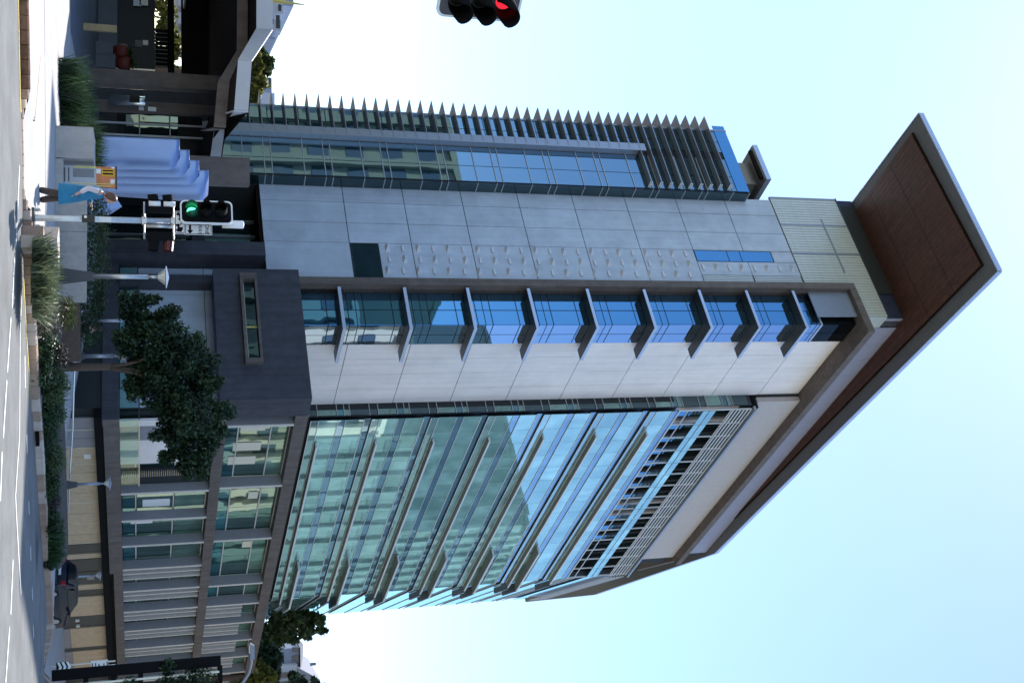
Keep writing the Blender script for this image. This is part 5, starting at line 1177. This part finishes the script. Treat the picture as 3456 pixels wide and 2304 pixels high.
def house(name, label, D, parts, cat='house', group=None):
    p = at(*parts[0][:2], D); g = gz(p.x,p.y)-1; t = thing(name, label, cat, (p.x,p.y,g), group=group); O_ = Vector((p.x,p.y,g))
    for q in parts[1:]:
        kind = q[0]; P0 = at(q[1],q[2],D)-O_; P1 = at(q[3],q[4],D)-O_; m = q[5]; dep = q[6] if len(q) > 6 else 8; f = q[7] if len(q) > 7 else 0
        if kind == 'gable':
            b = MB(); xm = (P0.x+P1.x)/2; b.add([(P0.x,-f,P0.z),(P1.x,-f,P0.z),(xm,-f,P1.z),(P0.x,dep,P0.z),(P1.x,dep,P0.z),(xm,dep,P1.z)],[(0,1,2),(5,4,3),(0,2,5,3),(1,4,5,2),(0,3,4,1)]); b.build('roof',m,t)
        elif kind == 'slope':
            MB().add([(P0.x,-f-1,P0.z),(P1.x,-f-1,P0.z),(P1.x-1,dep*.5,P1.z),(P0.x+1,dep*.5,P1.z),(P0.x,dep,P0.z),(P1.x,dep,P0.z)],[(0,1,2,3),(3,2,5,4),(0,3,4),(1,5,2),(0,4,5,1)]).build('roof',m,t)
        else:
            MB().box(min(P0.x,P1.x),max(P0.x,P1.x),-f,(dep if kind=='wall' else -f+.06),P0.z if kind!='wall' or len(q) < 9 else q[8],P1.z).build(kind,m,t)
    return t
house('white_house','white gabled house on the rise at the right edge',150,[(800,2240),('wall',880,2195,1010,2330,'house_blue',10),('slope',1010,2180,1042,2260,'roof_dark',10),('gable',1000,2240,1075,2330,'roof_pale',9,1.5),('wall',880,2245,1000,2330,'house_white',9,1.2),('window',985,2182,1003,2196,'window_dark',8,.1),('window',985,2212,1010,2226,'window_dark',8,.1),('window',1040,2224,1060,2232,'window_dark',8,1.7),('window',940,2260,975,2275,'window_dark',8,1.4),('window',940,2290,975,2305,'window_dark',8,1.4)])
house('white_block','white flat roofed block with strip windows behind the canopy',140,[(800,60),('wall',600,-120,955,48,'house_white',14),('wall',600,49,945,112,'house_white',14,1),('wall',600,112,928,130,'house_blue',12,.5),('window',935,24,946,48,'window_dark',8,1.1),('window',928,60,941,104,'window_dark',8,1.1),('wall',955,-120,991,21,'house_blue',14),('window',915,74,919,90,'window_dark',8,1.2)],'building')
house('pale_block','pale blue office block just left of the finned wing',170,[(800,300),('wall',600,244,918,400,'house_blue',20),('wall',600,300,925,400,'house_white',20,1),('window',905,262,914,298,'window_dark',8,.1)],'building')
p0 = at(800,10,120); cr = thing('crane_boom','thin yellow crane boom rising beside the white block','crane',(p0.x,p0.y,gz(p0.x,p0.y))); q0 = at(918,2,120)-cr.location; q1 = at(1026,17,120)-cr.location
MB().tube([(q0.x,q0.y,0),q0],.35,6).build('mast','crane_yellow',cr); MB().tube([q0,q1],[.3,.06],6).build('boom','crane_yellow',cr)
# neighbouring blocks outside the frame: their reflections stand in the glass
def block(name, label, a0, a1, b0, b1, ht, m, face, pitch=3.6, bay=3.2, wm='window_dark'):
    c = L2W((a0+a1)/2,(b0+b1)/2,0); c.z = gz(c.x,c.y)-.5; t = thing(name,label,'building',tuple(c),PHI); A, B_ = (a1-a0)/2,(b1-b0)/2
    MB().box(-A,A,-B_,B_,0,ht).build('wall',m,t); z = 4.5; MB().box(-A-.3,A+.3,-B_-.3,B_+.3,ht,ht+.6).build('parapet',m,t)
    while z+2 < ht:
        if face == 'b': MB().box(-A+1,A-1,B_,B_+.05,z,z+1.9).build('window_band',wm,t)
        else: MB().box(A,A+.05,-B_+1,B_-1,z,z+1.9).build('window_band',wm,t)
        z += pitch
    k = -A+bay if face == 'b' else -B_+bay
    while k < (A if face == 'b' else B_)-1:
        if face == 'b': MB().box(k-.45,k+.45,B_+.05,B_+.5,0,ht).build('pilaster',m,t)
        else: MB().box(A+.05,A+.5,k-.5,k+.5,0,ht).build('pilaster',m,t)
        k += bay
block('office_block','cream office block across the street, seen reflected in the corner bay',24,58,-62,-32,34,'cream_wall','b')
block('office_block','grey green office block across the street, seen reflected in the curtain wall',62,94,-66,-34,41,'green_grey_wall','b',4.0,4.5,'green_win')
block('office_block','pale tall block far along the street, seen reflected at the end of the curtain wall',96,150,-75,-38,64,'green_grey_wall','b',3.4,3.0,'green_win')
block('office_block','olive office block left of the forecourt, seen reflected in the finned wing',-60,-30,31,84,34,'olive_wall','a',3.7,3.0)
block('office_block','low dark block left of the forecourt, seen reflected in the lowest corner bay windows',-58,-30,8,30,22,'green_grey_wall','a',3.7,3.0)
